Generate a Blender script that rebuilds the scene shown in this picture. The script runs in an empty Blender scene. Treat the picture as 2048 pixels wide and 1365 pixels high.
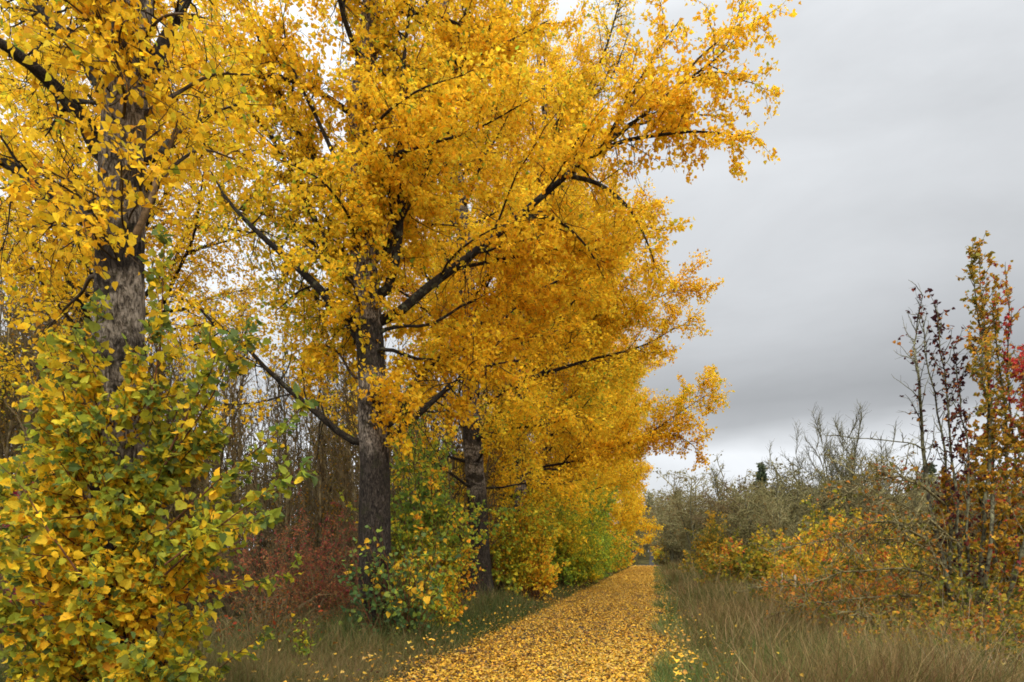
import bpy, math, numpy as np
R = math.radians
scene = bpy.context.scene
COL = scene.collection
F, CAMH, VH = 1365.0, 1.6, 1112.0            # 24 mm lens on a 2048 px wide frame, eye height, horizon row


def at(u, v, Y):
    """world point seen at pixel (u, v) of the photograph when it stands Y metres away"""
    return np.array([(u - 1024) / F * Y, Y, CAMH + (VH - v) / F * Y])


def lin(c):
    c = np.asarray(c, float) / 255.0
    return np.where(c <= 0.04045, c / 12.92, ((c + 0.055) / 1.055) ** 2.4)


def smooth(x, a, b):
    t = np.clip((np.asarray(x, float) - a) / (b - a), 0, 1)
    return t * t * (3 - 2 * t)


def unit(v):
    return v / np.maximum(np.linalg.norm(v, axis=-1, keepdims=True), 1e-9)


def ground_z(x, y):
    x = np.asarray(x, float); y = np.asarray(y, float)
    z = -1.3 * smooth(y, 118, 150) + 4.2 * smooth(y, 158, 225)
    off = np.abs(x - path_x(y))
    z = z + smooth(off, 1.9, 5) * (0.06 * np.sin(x * 0.9 + 1.3) * np.sin(y * 0.7) + 0.10 * np.sin(x * 0.23 + y * 0.31))
    return z


def path_x(y):
    y = np.asarray(y, float)
    return 0.569 + 0.208 * (y - 10) + 2.0 * smooth(y, 95, 150)


PATHW = 1.735

# ------------------------------------------------------------------ objects


def tag(o, label=None, cat=None, group=None, kind=None):
    if label: o['label'] = label
    if cat: o['category'] = cat
    if group: o['group'] = group
    if kind: o['kind'] = kind
    return o


def empty(name, loc, label, cat, group=None):
    o = bpy.data.objects.new(name, None)
    o.empty_display_size = 0.3
    o.location = tuple(float(c) for c in loc)
    COL.objects.link(o)
    return tag(o, label, cat, group)


def copy_tree(o, loc, rz, sc, label, group=None):
    c = o.copy(); COL.objects.link(c)
    c.location = tuple(float(q) for q in loc); c.rotation_euler = (0, 0, rz); c.scale = sc
    c['label'] = label
    if group: c['group'] = group
    for ch in list(o.children):
        d = ch.copy(); COL.objects.link(d); d.parent = c
        for g in list(ch.children):
            e = g.copy(); COL.objects.link(e); e.parent = d
    return c


def build(name, V, polys, mat, parent=None, col=None, smooth_shade=False):
    """ONE mesh object from numpy arrays; polys is a list of (M, n) index arrays; world coordinates, made local to the parent"""
    V = np.asarray(V, np.float32).reshape(-1, 3)
    if parent is not None:
        V = V - np.array(parent.location, np.float32)
    me = bpy.data.meshes.new(name)
    me.vertices.add(len(V)); me.vertices.foreach_set('co', V.ravel())
    loops = np.concatenate([p.ravel() for p in polys]).astype(np.int32)
    tot = np.concatenate([np.full(len(p), p.shape[1], np.int32) for p in polys])
    start = np.concatenate([[0], np.cumsum(tot)[:-1]]).astype(np.int32)
    me.loops.add(len(loops)); me.loops.foreach_set('vertex_index', loops)
    me.polygons.add(len(tot)); me.polygons.foreach_set('loop_start', start)
    me.polygons.foreach_set('use_smooth', np.full(len(tot), bool(smooth_shade)))
    if col is not None:
        a = me.attributes.new('tint', 'FLOAT_COLOR', 'POINT')
        c4 = np.ones((len(V), 4), np.float32); c4[:, :3] = col
        a.data.foreach_set('color', c4.ravel())
    me.update(calc_edges=True)
    me.materials.append(mat)
    o = bpy.data.objects.new(name, me); COL.objects.link(o)
    if parent is not None: o.parent = parent
    return o

# ------------------------------------------------------------------ growing things


def spline(pts, K):
    P = np.asarray(pts, float)
    if len(P) < 3:
        t = np.linspace(0, 1, K)[:, None]
        return P[0] * (1 - t) + P[-1] * t
    seg = np.linalg.norm(np.diff(P, axis=0), axis=1); cum = np.concatenate([[0], np.cumsum(seg)])
    v = np.diff(P, axis=0) / seg[:, None]
    m = np.empty_like(P); m[0], m[-1] = v[0], v[-1]
    m[1:-1] = (v[:-1] * seg[1:, None] + v[1:] * seg[:-1, None]) / (seg[:-1] + seg[1:])[:, None]
    s = np.linspace(0, cum[-1], K)
    i = np.clip(np.searchsorted(cum, s, 'right') - 1, 0, len(P) - 2)
    h = seg[i][:, None]; t = (s - cum[i])[:, None] / h
    return (2 * t ** 3 - 3 * t ** 2 + 1) * P[i] + (t ** 3 - 2 * t ** 2 + t) * h * m[i] + (-2 * t ** 3 + 3 * t ** 2) * P[i + 1] + (t ** 3 - t ** 2) * h * m[i + 1]


def along(P, idx, t):
    K = P.shape[1]
    f = np.clip(t, 0, 0.9999) * (K - 1); i = f.astype(int); w = (f - i)[:, None]
    a, b = P[idx, i], P[idx, i + 1]
    return a * (1 - w) + b * w, unit(b - a)


def perp(T, rng):
    r = rng.normal(size=T.shape)
    return unit(r - (r * T).sum(-1, keepdims=True) * T)


def march(p, d, L, K, rng, wander, lift):
    """grow polylines from p along d; lift bends them up (+) or down (-)"""
    out = np.empty((len(p), K, 3)); out[:, 0] = p
    st = (L / (K - 1))[:, None]
    for k in range(1, K):
        d = d + rng.normal(size=d.shape) * wander
        d[:, 2] += lift
        d = unit(d); p = p + d * st; out[:, k] = p
    return out


def spawn(P, n, rng, t0=.15, t1=1., ang=50, sd=12, L=(.4, .8), taper=.5, K=5, up=.1, wander=.15, lift=0.):
    """side shoots on polylines; n = shoots per polyline (array or number)"""
    N = len(P)
    n = np.broadcast_to(np.asarray(n), (N,)).astype(int)
    idx = np.repeat(np.arange(N), n)
    if len(idx) == 0: return np.zeros((0, K, 3)), idx, np.zeros(0)
    k = np.arange(len(idx)) - np.repeat(np.cumsum(n) - n, n)
    t = t0 + (t1 - t0) * (k + rng.random(len(idx))) / np.repeat(np.maximum(n, 1), n)
    p, T = along(P, idx, t)
    a = np.radians(rng.normal(ang, sd, len(idx)))[:, None]
    d = np.cos(a) * T + np.sin(a) * perp(T, rng)
    d[:, 2] += up
    L_ = np.asarray(L, float)
    if L_.ndim == 1 and len(L_) == 2 and N != 2:
        ll = rng.uniform(L_[0], L_[1], len(idx))
    else:
        ll = L_[idx] * rng.uniform(.6, 1.15, len(idx))
    ll = ll * (1 - taper * t)
    return march(p, unit(d), ll, K, rng, wander, lift), idx, t


def plen(P):
    return np.linalg.norm(np.diff(P, axis=1), axis=2).sum(1)


def tubes(P, r0, r1, S):
    """verts and quads of round tapered tubes round polylines (N, K, 3)"""
    N, K, _ = P.shape
    r0 = np.broadcast_to(np.asarray(r0, float), (N,)); r1 = np.broadcast_to(np.asarray(r1, float), (N,))
    t = np.linspace(0, 1, K)[None, :]
    rad = r0[:, None] * (1 - t) + r1[:, None] * t
    T = unit(np.gradient(P, axis=1))
    ch = unit(P[:, -1] - P[:, 0])
    ref = np.eye(3)[np.argmin(np.abs(ch), axis=1)][:, None, :]
    A = unit(np.cross(T, np.broadcast_to(ref, T.shape))); B = np.cross(T, A)
    an = np.linspace(0, 2 * np.pi, S, endpoint=False)
    V = P[:, :, None, :] + rad[:, :, None, None] * (np.cos(an)[None, None, :, None] * A[:, :, None, :] + np.sin(an)[None, None, :, None] * B[:, :, None, :])
    n, k, s = np.meshgrid(np.arange(N), np.arange(K - 1), np.arange(S), indexing='ij')
    s2 = (s + 1) % S
    f = lambda kk, ss: (n * K + kk) * S + ss
    Q = np.stack([f(k, s), f(k, s2), f(k + 1, s2), f(k + 1, s)], -1).reshape(-1, 4)
    return V.reshape(-1, 3), Q


def join(*parts):
    vs, qs, o = [], [], 0
    for V, Q in parts:
        if len(V) == 0: continue
        vs.append(V); qs.append(Q + o); o += len(V)
    return np.concatenate(vs), np.concatenate(qs)


def lump(p, f, rng):
    v = np.zeros(len(p))
    for k in range(5):
        d = rng.normal(size=3); d = d / np.linalg.norm(d) * f * rng.uniform(.6, 1.6)
        v += np.sin(p @ d + rng.uniform(0, 6.28))
    return v / 2.2


def paint(pos, stops, rng, f=1.2, amt=1.0, bias=None, jit=.14):
    """leaf colours: stops = [(sRGB, weight)...] ordered along a hue run; neighbours share hues"""
    n = len(pos)
    v = rng.normal(size=n) + amt * lump(pos, f, rng)
    if bias is not None: v = v + bias
    x = np.empty(n); x[np.argsort(v)] = (np.arange(n) + .5) / n
    w = np.cumsum([s[1] for s in stops]); w = w / w[-1]
    c = np.array([lin(s[0]) for s in stops])[np.minimum(np.searchsorted(w, x), len(stops) - 1)]
    return c * rng.lognormal(0, jit, (n, 1)) * rng.lognormal(0, .05, (n, 3))


def halfleaf(side):
    """outline as two folded halves sharing the midrib"""
    n = len(side)
    rib = [(0, 0, 0), (.5, 0, -.03), (1, 0, -.14)]
    V = rib + [(x, y, .22 * y - .1 * x * x) for x, y in side] + [(x, -y, .22 * y - .1 * x * x) for x, y in side]
    a = [0, 1, 2] + list(range(3 + n - 1, 2, -1))
    b = [2, 1, 0] + list(range(3 + n, 3 + 2 * n))
    return np.array(V, float), [np.array(a), np.array(b)]


LEAF_LOBED = halfleaf([(-.06, .22), (.10, .46), (.22, .42), (.36, .54), (.48, .38), (.66, .34), (.80, .16)])
LEAF_HEART = halfleaf([(-.03, .25), (.16, .48), (.42, .44), (.72, .20)])
LEAF_KITE = (np.array([(0, 0, 0), (.30, .45, .10), (1, 0, -.08), (.30, -.45, .10)], float), [np.array([0, 1, 2, 3])])
LEAF_OVAL = (np.array([(0, 0, 0), (.25, .24, .06), (.65, .24, .04), (1, 0, -.1), (.65, -.24, .04), (.25, -.24, .06)], float), [np.array([0, 1, 2, 3]), np.array([0, 3, 4, 5])])


def leafset(pos, axis, size, tpl, rng, nrm=None):
    TV, TF = tpl
    n = len(pos); a = unit(axis)
    if nrm is None: b = perp(a, rng)
    else: b = unit(np.cross(nrm, a))
    c = np.cross(a, b)
    size = np.broadcast_to(np.asarray(size, float), (n,))[:, None, None]
    curl = rng.normal(1.1, 1.1, (n, 1, 1))
    V = pos[:, None, :] + size * (TV[None, :, 0:1] * a[:, None, :] + TV[None, :, 1:2] * b[:, None, :] * rng.uniform(.85, 1.1, (n, 1, 1)) + TV[None, :, 2:3] * curl * c[:, None, :])
    off = (np.arange(n) * len(TV))[:, None]
    return V.reshape(-1, 3), [off + f[None, :] for f in TF]


def leaves_on(P, n, rng, t0=.1, hang=.5, fly=.05):
    N = len(P)
    n = np.broadcast_to(np.asarray(n), (N,)).astype(int)
    idx = np.repeat(np.arange(N), n)
    t = t0 + (1.02 - t0) * rng.random(len(idx))
    p, T = along(P, idx, t)
    ax = .6 * T + rng.normal(size=T.shape) * .55; ax[:, 2] -= hang
    ax = unit(ax)
    return p + ax * fly * rng.random((len(p), 1)), ax, idx, t


def foliage(name, sets, mat, parent):
    """sets: list of (pos, axis, size, template, colour, rng) joined into one mesh of leaves"""
    Vs, Fs, Cs, o = [], [], [], 0
    for pos, ax, size, tpl, col, rng in sets:
        if len(pos) == 0: continue
        V, fs = leafset(pos, ax, size, tpl, rng)
        Vs.append(V); Fs += [f + o for f in fs]; o += len(V)
        Cs.append(np.repeat(col, len(tpl[0]), axis=0))
    return build(name, np.concatenate(Vs), Fs, mat, parent, np.concatenate(Cs))

# ------------------------------------------------------------------ materials


class NT:
    def __init__(s, name):
        s.m = bpy.data.materials.new(name); s.m.use_nodes = True
        s.t = s.m.node_tree; s.t.nodes.clear()
        s.out = s.n('ShaderNodeOutputMaterial')

    def n(s, k, **kw):
        x = s.t.nodes.new(k)
        for a, v in kw.items():
            if a in x.inputs: x.inputs[a].default_value = v
            else: setattr(x, a, v)
        return x

    def l(s, a, b): s.t.links.new(a, b)

    def ramp(s, fac, stops, interp='LINEAR'):
        r = s.n('ShaderNodeValToRGB'); cr = r.color_ramp; cr.interpolation = interp
        while len(cr.elements) < len(stops): cr.elements.new(.5)
        for e, (p, c) in zip(cr.elements, stops):
            e.position = p
            e.color = (*lin(c), 1) if not np.isscalar(c) else (c, c, c, 1)
        s.l(fac, r.inputs['Fac']); return r.outputs['Color']

    def noise(s, vec, scale, detail=4, rough=.55, dist=0.):
        x = s.n('ShaderNodeTexNoise'); x.inputs['Scale'].default_value = scale
        x.inputs['Detail'].default_value = detail; x.inputs['Roughness'].default_value = rough
        x.inputs['Distortion'].default_value = dist
        s.l(vec, x.inputs['Vector']); return x.outputs['Fac']

    def scaled(s, vec, sc):
        x = s.n('ShaderNodeMapping'); x.inputs['Scale'].default_value = sc
        s.l(vec, x.inputs['Vector']); return x.outputs['Vector']

    def mix(s, fac, a, b, mode='MIX'):
        x = s.n('ShaderNodeMix', data_type='RGBA', blend_type=mode)
        for sock, v in ((x.inputs[0], fac), (x.inputs[6], a), (x.inputs[7], b)):
            if hasattr(v, 'is_linked'): s.l(v, sock)
            elif np.isscalar(v): sock.default_value = v if sock.type == 'VALUE' else (v, v, v, 1)
            else: sock.default_value = (*v, 1)
        return x.outputs[2]


def leaf_material(name, trans=.42, rough=.5, spec=.3):
    k = NT(name)
    a = k.n('ShaderNodeAttribute', attribute_name='tint')
    g = k.n('ShaderNodeNewGeometry')
    vein = k.noise(g.outputs['Position'], 60, 2)
    c = k.mix(.22, a.outputs['Color'], k.ramp(vein, [(.3, .25), (.7, 1.)]), 'MULTIPLY')
    spot = k.ramp(k.noise(g.outputs['Position'], 26, 4, .7), [(.60, 0.), (.68, 1.)])       # brown spots and edges
    c = k.mix(k.mix(1., spot, .6, 'MULTIPLY'), c, lin((120, 78, 34)))
    p = k.n('ShaderNodeBsdfPrincipled'); p.inputs['Roughness'].default_value = rough
    p.inputs['Specular IOR Level'].default_value = spec
    k.l(c, p.inputs['Base Color'])
    t = k.n('ShaderNodeBsdfTranslucent'); k.l(c, t.inputs['Color'])
    m = k.n('ShaderNodeMixShader'); m.inputs[0].default_value = trans
    k.l(p.outputs[0], m.inputs[1]); k.l(t.outputs[0], m.inputs[2]); k.l(m.outputs[0], k.out.inputs[0])
    return k.m


def bark_material(name, pale, mid, dark, moss, band=.5, fine=1., bump=.6, low=0., collars=()):
    k = NT(name)
    co = k.n('ShaderNodeTexCoord').outputs['Object']
    fis = k.noise(k.scaled(co, (8 * fine, 8 * fine, 2.6 * fine)), 3., 8, .72, 1.2)     # long upright fissures
    pit = k.noise(k.scaled(co, (1, 1, .55)), 34 * fine, 4, .7)
    base = k.ramp(fis, [(.36, dark), (.46, mid), (.58, pale)])
    base = k.mix(.7, base, k.ramp(pit, [(.38, .25), (.52, 1.)]), 'MULTIPLY')
    bands = k.noise(k.scaled(co, (1.3, 1.3, 2.6)), 1.5, 9, .68, .5)                      # dark mossy bands round the stem
    bm = k.ramp(bands, [(band, 0.), (band + .09, 1.)])
    patch = k.ramp(k.noise(co, 5.5, 6, .7), [(.56, 0.), (.64, 1.)])
    base = k.mix(k.mix(1., bm, .9, 'MULTIPLY'), base, lin(dark))
    base = k.mix(k.mix(1., patch, .6, 'MULTIPLY'), base, lin(moss))
    if low:                                              # old black bark and moss on the foot, mossy collars above it
        sp = k.n('ShaderNodeSeparateXYZ'); k.l(co, sp.inputs[0])
        wob = k.noise(k.scaled(co, (1.6, 1.6, 1.)), 1.6, 8, .7, .4)
        w1 = k.n('ShaderNodeMath', operation='MULTIPLY_ADD'); k.l(wob, w1.inputs[0]); w1.inputs[1].default_value = 1.5
        k.l(sp.outputs['Z'], w1.inputs[2])
        w2 = k.n('ShaderNodeMath', operation='MULTIPLY_ADD'); k.l(w1.outputs[0], w2.inputs[0]); w2.inputs[1].default_value = .1; w2.inputs[2].default_value = -.075
        st = [(0., 1.), (low / 10 - .02, 1.), (low / 10 + .02, 0.)]
        for ca, cb in collars: st += [(ca / 10 - .012, 0.), (ca / 10, 1.), (cb / 10, 1.), (cb / 10 + .012, 0.)]
        mask = k.ramp(w2.outputs[0], st)
        old = k.mix(.75, k.ramp(fis, [(.40, (22, 18, 13)), (.52, (50, 42, 34)), (.66, (84, 74, 64))]), k.ramp(pit, [(.38, .3), (.52, 1.)]), 'MULTIPLY')
        old = k.mix(k.mix(1., patch, .7, 'MULTIPLY'), old, lin((46, 44, 26)))
        base = k.mix(mask, base, old)
    p = k.n('ShaderNodeBsdfPrincipled'); p.inputs['Roughness'].default_value = .9
    p.inputs['Specular IOR Level'].default_value = .15
    k.l(base, p.inputs['Base Color'])
    b = k.n('ShaderNodeBump'); b.inputs['Strength'].default_value = bump; b.inputs['Distance'].default_value = .03
    k.l(k.mix(.5, k.ramp(fis, [(.3, 0.), (.6, 1.)]), k.ramp(pit, [(.3, 0.), (.6, 1.)])), b.inputs['Height'])
    k.l(b.outputs[0], p.inputs['Normal']); k.l(p.outputs[0], k.out.inputs[0])
    return k.m


def twig_material(name, a, b, sc=7., rough=.85):
    k = NT(name)
    co = k.n('ShaderNodeNewGeometry').outputs['Position']
    c = k.ramp(k.noise(co, sc, 5, .65), [(.4, a), (.62, b)])
    p = k.n('ShaderNodeBsdfPrincipled'); p.inputs['Roughness'].default_value = rough
    p.inputs['Specular IOR Level'].default_value = .15
    k.l(c, p.inputs['Base Color']); k.l(p.outputs[0], k.out.inputs[0])
    return k.m


def ground_material():
    k = NT('meadow_soil')
    co = k.n('ShaderNodeNewGeometry').outputs['Position']
    a = k.ramp(k.noise(co, .35, 6, .6), [(.35, (52, 48, 27)), (.5, (74, 68, 36)), (.66, (98, 88, 50))])
    b = k.ramp(k.noise(co, 9, 6, .7), [(.35, .35), (.65, 1.)])
    c = k.mix(.75, a, b, 'MULTIPLY')
    p = k.n('ShaderNodeBsdfPrincipled'); p.inputs['Roughness'].default_value = 1.
    p.inputs['Specular IOR Level'].default_value = .05
    k.l(c, p.inputs['Base Color'])
    bu = k.n('ShaderNodeBump'); bu.inputs['Distance'].default_value = .05
    k.l(b, bu.inputs['Height']); k.l(bu.outputs[0], p.inputs['Normal']); k.l(p.outputs[0], k.out.inputs[0])
    return k.m


def asphalt_material():
    k = NT('asphalt')
    co = k.n('ShaderNodeNewGeometry').outputs['Position']
    a = k.ramp(k.noise(co, .8, 5, .6), [(.35, (58, 55, 51)), (.65, (80, 76, 71))])
    s = k.ramp(k.noise(co, 140, 3, .8), [(.38, .4), (.62, 1.)])
    p = k.n('ShaderNodeBsdfPrincipled'); p.inputs['Roughness'].default_value = .95; p.inputs['Specular IOR Level'].default_value = .1
    k.l(k.mix(.7, a, s, 'MULTIPLY'), p.inputs['Base Color'])
    bu = k.n('ShaderNodeBump'); bu.inputs['Distance'].default_value = .008
    k.l(s, bu.inputs['Height']); k.l(bu.outputs[0], p.inputs['Normal']); k.l(p.outputs[0], k.out.inputs[0])
    return k.m


M_LEAF = leaf_material('poplar_leaf', .6, .65, .08)
M_BUSHLEAF = leaf_material('sprout_leaf', .45, .6, .12)
M_DRYLEAF = leaf_material('fallen_leaf', .12, .7, .2)
M_GRASS = leaf_material('grass_blade', .3, .7, .2)
M_BARK = bark_material('poplar_bark', (146, 132, 116), (98, 86, 73), (28, 22, 15), (62, 55, 34), .48, low=3.6, collars=((5.2, 5.8), (7., 7.5)))
PB = ((152, 138, 121), (96, 84, 71), (28, 22, 15), (62, 55, 34))
M_BARK1 = bark_material('near_poplar_bark', *PB, .54, low=2.3, collars=((3.45, 3.5), (4.2, 4.5), (5.15, 5.2), (6.2, 6.4)))
M_BARK2 = bark_material('banded_poplar_bark', (150, 136, 120), (80, 69, 57), (24, 19, 13), (56, 49, 30), .57, low=3.65, collars=((4.38, 4.41), (5.05, 5.85), (7.4, 7.7)))
M_LIMB = bark_material('limb_bark', (58, 49, 39), (34, 28, 21), (24, 19, 14), (104, 102, 76), .52, 1.6)
M_TWIG = twig_material('twig_bark', (44, 34, 24), (84, 68, 48))
M_SHOOT = twig_material('shoot_bark', (70, 42, 24), (104, 66, 38))
M_SNAG = twig_material('dead_wood', (84, 66, 46), (132, 108, 80), 16)
M_LICHEN = twig_material('lichen_twig', (100, 91, 58), (150, 140, 96), 3.)
M_LICHENB = twig_material('sage_lichen_twig', (84, 78, 48), (144, 136, 90), 3.)
M_MOSS = twig_material('mossy_bough', (70, 60, 38), (134, 122, 80), 14.)
M_LICHENBARK = twig_material('lichen_bark', (48, 42, 32), (116, 112, 82), 9.)
M_WOODTWIG = twig_material('thicket_twig', (76, 62, 42), (120, 102, 68), 2.)
M_WOODBARK = twig_material('thicket_bark', (64, 54, 38), (132, 116, 80), 4.)
M_CONIFER = leaf_material('conifer_needle', .1, .7, .2)

# ------------------------------------------------------------------ setting


def sheet(name, xs, ys, zf, mat, xf=None):
    X, Y = np.meshgrid(xs, ys)
    if xf is not None: X = X + xf(Y)
    V = np.stack([X, Y, zf(X, Y)], -1).reshape(-1, 3)
    nx, ny = len(xs), len(ys)
    i, j = np.meshgrid(np.arange(nx - 1), np.arange(ny - 1))
    a = (j * nx + i).ravel()
    o = build(name, V, [np.stack([a, a + 1, a + nx + 1, a + nx], -1)], mat, None, None, True)
    return tag(o, kind='structure')


def stretch(a, b, n, p):
    t = np.linspace(-1, 1, n)
    return np.where(t < 0, a * np.abs(t) ** p, b * np.abs(t) ** p)


sheet('ground', stretch(-900, 900, 241, 2.6), np.concatenate([np.linspace(-40, 60, 140), np.linspace(61, 260, 160), np.linspace(270, 1500, 40)]), ground_z, ground_material())
sheet('path', np.linspace(-PATHW, PATHW, 7), np.linspace(-10, 330, 340), lambda x, y: ground_z(x, y) + .012 + .012 * (1 - ((x - path_x(y)) / PATHW) ** 2), asphalt_material(), path_x)

# ------------------------------------------------------------------ poplars

YELLOW = [((150, 168, 56), .03), ((228, 204, 58), .09), ((243, 203, 52), .33), ((243, 197, 44), .36), ((236, 182, 40), .16), ((196, 138, 38), .03)]


def poplar(label, u, Y, trunk, tw, limbs, seed, nrand, zlo, zhi, reach, dens, size, tpl, ztop, topr=.05, az_ok=None, twigdead=True, extra=(), shoots=None, stops=YELLOW, epi=(), sub0=.18, bark=None, dead=2.2, dk=1.):
    """trunk: (u, v) way-points up the picture, then carried on to ztop; tw: radius at the foot and at the last way-point"""
    rng = np.random.default_rng(seed)
    b = at(u, 0, Y); bx = b[0]
    root = empty('poplar_tree', (bx, Y, float(ground_z(bx, Y))), label, 'tree', 'poplars in a row along the path')
    z0 = root.location.z - .1
    pts = [np.array([bx, Y, z0])] + [at(p[0], p[1], Y + (p[2] if len(p) > 2 else 0)) for p in trunk]
    top = pts[-1].copy(); top[2] = ztop; top[0] += rng.normal() * .4; top[1] += rng.normal() * .4
    if ztop > pts[-1][2] + .5: pts.append(top)
    K = 90
    P = spline(pts, K)
    zz = P[:, 2] - z0
    zw = pts[-2][2] - z0 if ztop > pts[-2][2] + .5 else pts[-1][2] - z0
    rad = np.interp(zz, [0, zw, max(zz[-1], zw + .01)], [tw[0], tw[1], topr])
    flare = 1 + 1.0 * np.exp(-zz / .4)
    S = 28
    an = np.linspace(0, 2 * np.pi, S, endpoint=False)
    lob = 1 + (.10 * np.exp(-zz / .8))[:, None] * np.sin(an * 5 + rng.uniform(0, 6))[None, :] + .05 * np.sin(an[None, :] * 3 + zz[:, None] * .9 + seed) + .03 * np.sin(an[None, :] * 7 + zz[:, None] * 2.3) + .02 * rng.normal(size=(K, S))
    V = P[:, None, :] + (rad * flare)[:, None, None] * lob[:, :, None] * np.stack([np.cos(an), np.sin(an), 0 * an], -1)[None]
    k, s = np.meshgrid(np.arange(K - 1), np.arange(S), indexing='ij')
    Q = np.stack([k * S + s, k * S + (s + 1) % S, (k + 1) * S + (s + 1) % S, (k + 1) * S + s], -1).reshape(-1, 4)
    tr = build('trunk', V.reshape(-1, 3), [Q], bark or M_BARK, root, None, True)
    # limbs: those one can follow in the photograph, then others all the way up
    LP, r0, leafy = [], [], []
    for L in limbs:
        q = [np.asarray(c, float) for c in L[0]]
        j = int(np.argmin(np.linalg.norm(P - (q[0] - [0, 0, .08]), axis=1))); gap = np.linalg.norm(P[j] - q[0])
        if rad[j] * .5 < gap < .9: q = [P[j]] + q        # rooted in the heart of the trunk
        LP.append(spline(q, 14)); r0.append(L[1]); leafy.append(L[2] if len(L) > 2 else 1.)
    zs = np.linspace(zlo, zhi, nrand) + rng.normal(size=nrand) * .25
    az = rng.uniform(0, 6.28) + np.arange(nrand) * 2.39996 + rng.normal(size=nrand) * .3
    for z, a in zip(zs, az):
        if az_ok is not None and not az_ok(a % (2 * math.pi), z): continue
        i = int(np.clip(np.searchsorted(P[:, 2], z), 1, K - 1))
        f = (z - zlo) / max(zhi - zlo, .1)
        rr = reach(f) * rng.uniform(.8, 1.15)
        e = R(rng.uniform(18, 40) + 22 * f) if Y < 20 or f > .15 else R(rng.uniform(4, 26))
        if Y > 20 and f < .25: rr *= .72
        d = np.array([[math.cos(a) * math.cos(e), math.sin(a) * math.cos(e), math.sin(e)]])
        LP.append(march(P[i][None], d, np.array([rr * 1.15]), 14, rng, .09, .02)[0])
        r0.append(max(.016, min(rad[i] * .5, (.015 if Y < 15 else .010) * rr + .01))); leafy.append(1.)
    for (za, zb, ne, aa, ab) in epi:                    # short leafy shoots straight from the trunk
        for _ in range(ne):
            i = int(np.clip(np.searchsorted(P[:, 2], rng.uniform(za, zb)), 1, K - 2)); a = rng.uniform(aa, ab)
            e = rng.uniform(-.2, .9)
            d = np.array([[math.cos(a) * math.cos(e), math.sin(a) * math.cos(e), math.sin(e)]])
            q = P[i] + rad[i] * .9 * np.array([math.cos(a), math.sin(a), 0])
            LP.append(march(q[None], d, np.array([rng.uniform(.3, .9)]), 14, rng, .08, -.01)[0]); r0.append(.009); leafy.append(1.1)
    LP = np.array(LP); r0 = np.array(r0); leafy = np.array(leafy)
    ll = plen(LP)
    subs, si, st = spawn(LP, np.maximum(3, ll * 3.1), rng, sub0, 1., 48, 12, np.clip(ll * .36, .2, 2.6), .55, 7, .12, .16, .0)
    sl = plen(subs)
    tw_, ti, tt = spawn(subs, np.maximum(2, sl * 9.), rng, .08, 1., 50, 16, (.3, .85), .3, 4, .0, .2, -.08)
    tl = plen(tw_)
    lf = leafy[si[ti]]
    n1 = rng.poisson(np.maximum(0, tl * 21 * dens * lf))
    p1, a1, i1, _ = leaves_on(tw_, n1, rng)
    n2 = rng.poisson(sl * 12 * dens * leafy[si])
    p2, a2, _, _ = leaves_on(subs, n2, rng, .3)
    n3 = rng.poisson(ll * 7 * dens * leafy)
    p3, a3, _, _ = leaves_on(LP, n3, rng, .55)
    pos = np.concatenate([p1, p2, p3]); ax = np.concatenate([a1, a2, a3])
    pos = pos + rng.normal(size=pos.shape) * size * .7
    sets = [(pos, ax, size * np.clip(rng.lognormal(-.04, .32, len(pos)), .4, 1.35), tpl, paint(pos, stops, rng, 1.1, .7) * dk, rng)]
    for o in range(len(LP)):
        ms = si == o; mt = np.isin(ti, np.nonzero(ms)[0])
        parts = [tubes(LP[o][None], r0[o], max(.008, r0[o] * .12), 10 if r0[o] > .04 else 6)]
        sr = np.clip(r0[o] * .32 * (1 - .6 * st[ms]), .006, .05)
        parts.append(tubes(subs[ms], sr, .004, 5 if Y < 15 else 4))
        parts.append(tubes(tw_[mt], .0045 if Y < 15 else .006, .002, 3))
        if twigdead and r0[o] > .05:                     # bare twigs drooping from the old limbs
            dd, _, _ = spawn(LP[o][None], [int(ll[o] * dead)], rng, .2, .8, 95, 20, (.5, 1.5), .2, 8, -.5, .2, -.14)
            d2, _, _ = spawn(dd, 5, rng, .2, 1., 45, 12, (.2, .6), .2, 4, -.2, .2, -.1)
            parts += [tubes(dd, .012, .003, 4), tubes(d2, .005, .002, 3)]
        V, Qd = join(*parts)
        build('limb', V, [Qd], M_LIMB if r0[o] > .03 else M_TWIG, root, None, True)
    for e in extra: sets.append(e(rng))
    foliage("crown", sets, M_LEAF, root)
    return root, P, rad


def PX(Y, *uv):
    """way-points (u, v[, dY]) of a limb in a tree Y metres away"""
    return [at(p[0], p[1], Y + (p[2] if len(p) > 2 else 0)) for p in uv]


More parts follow.
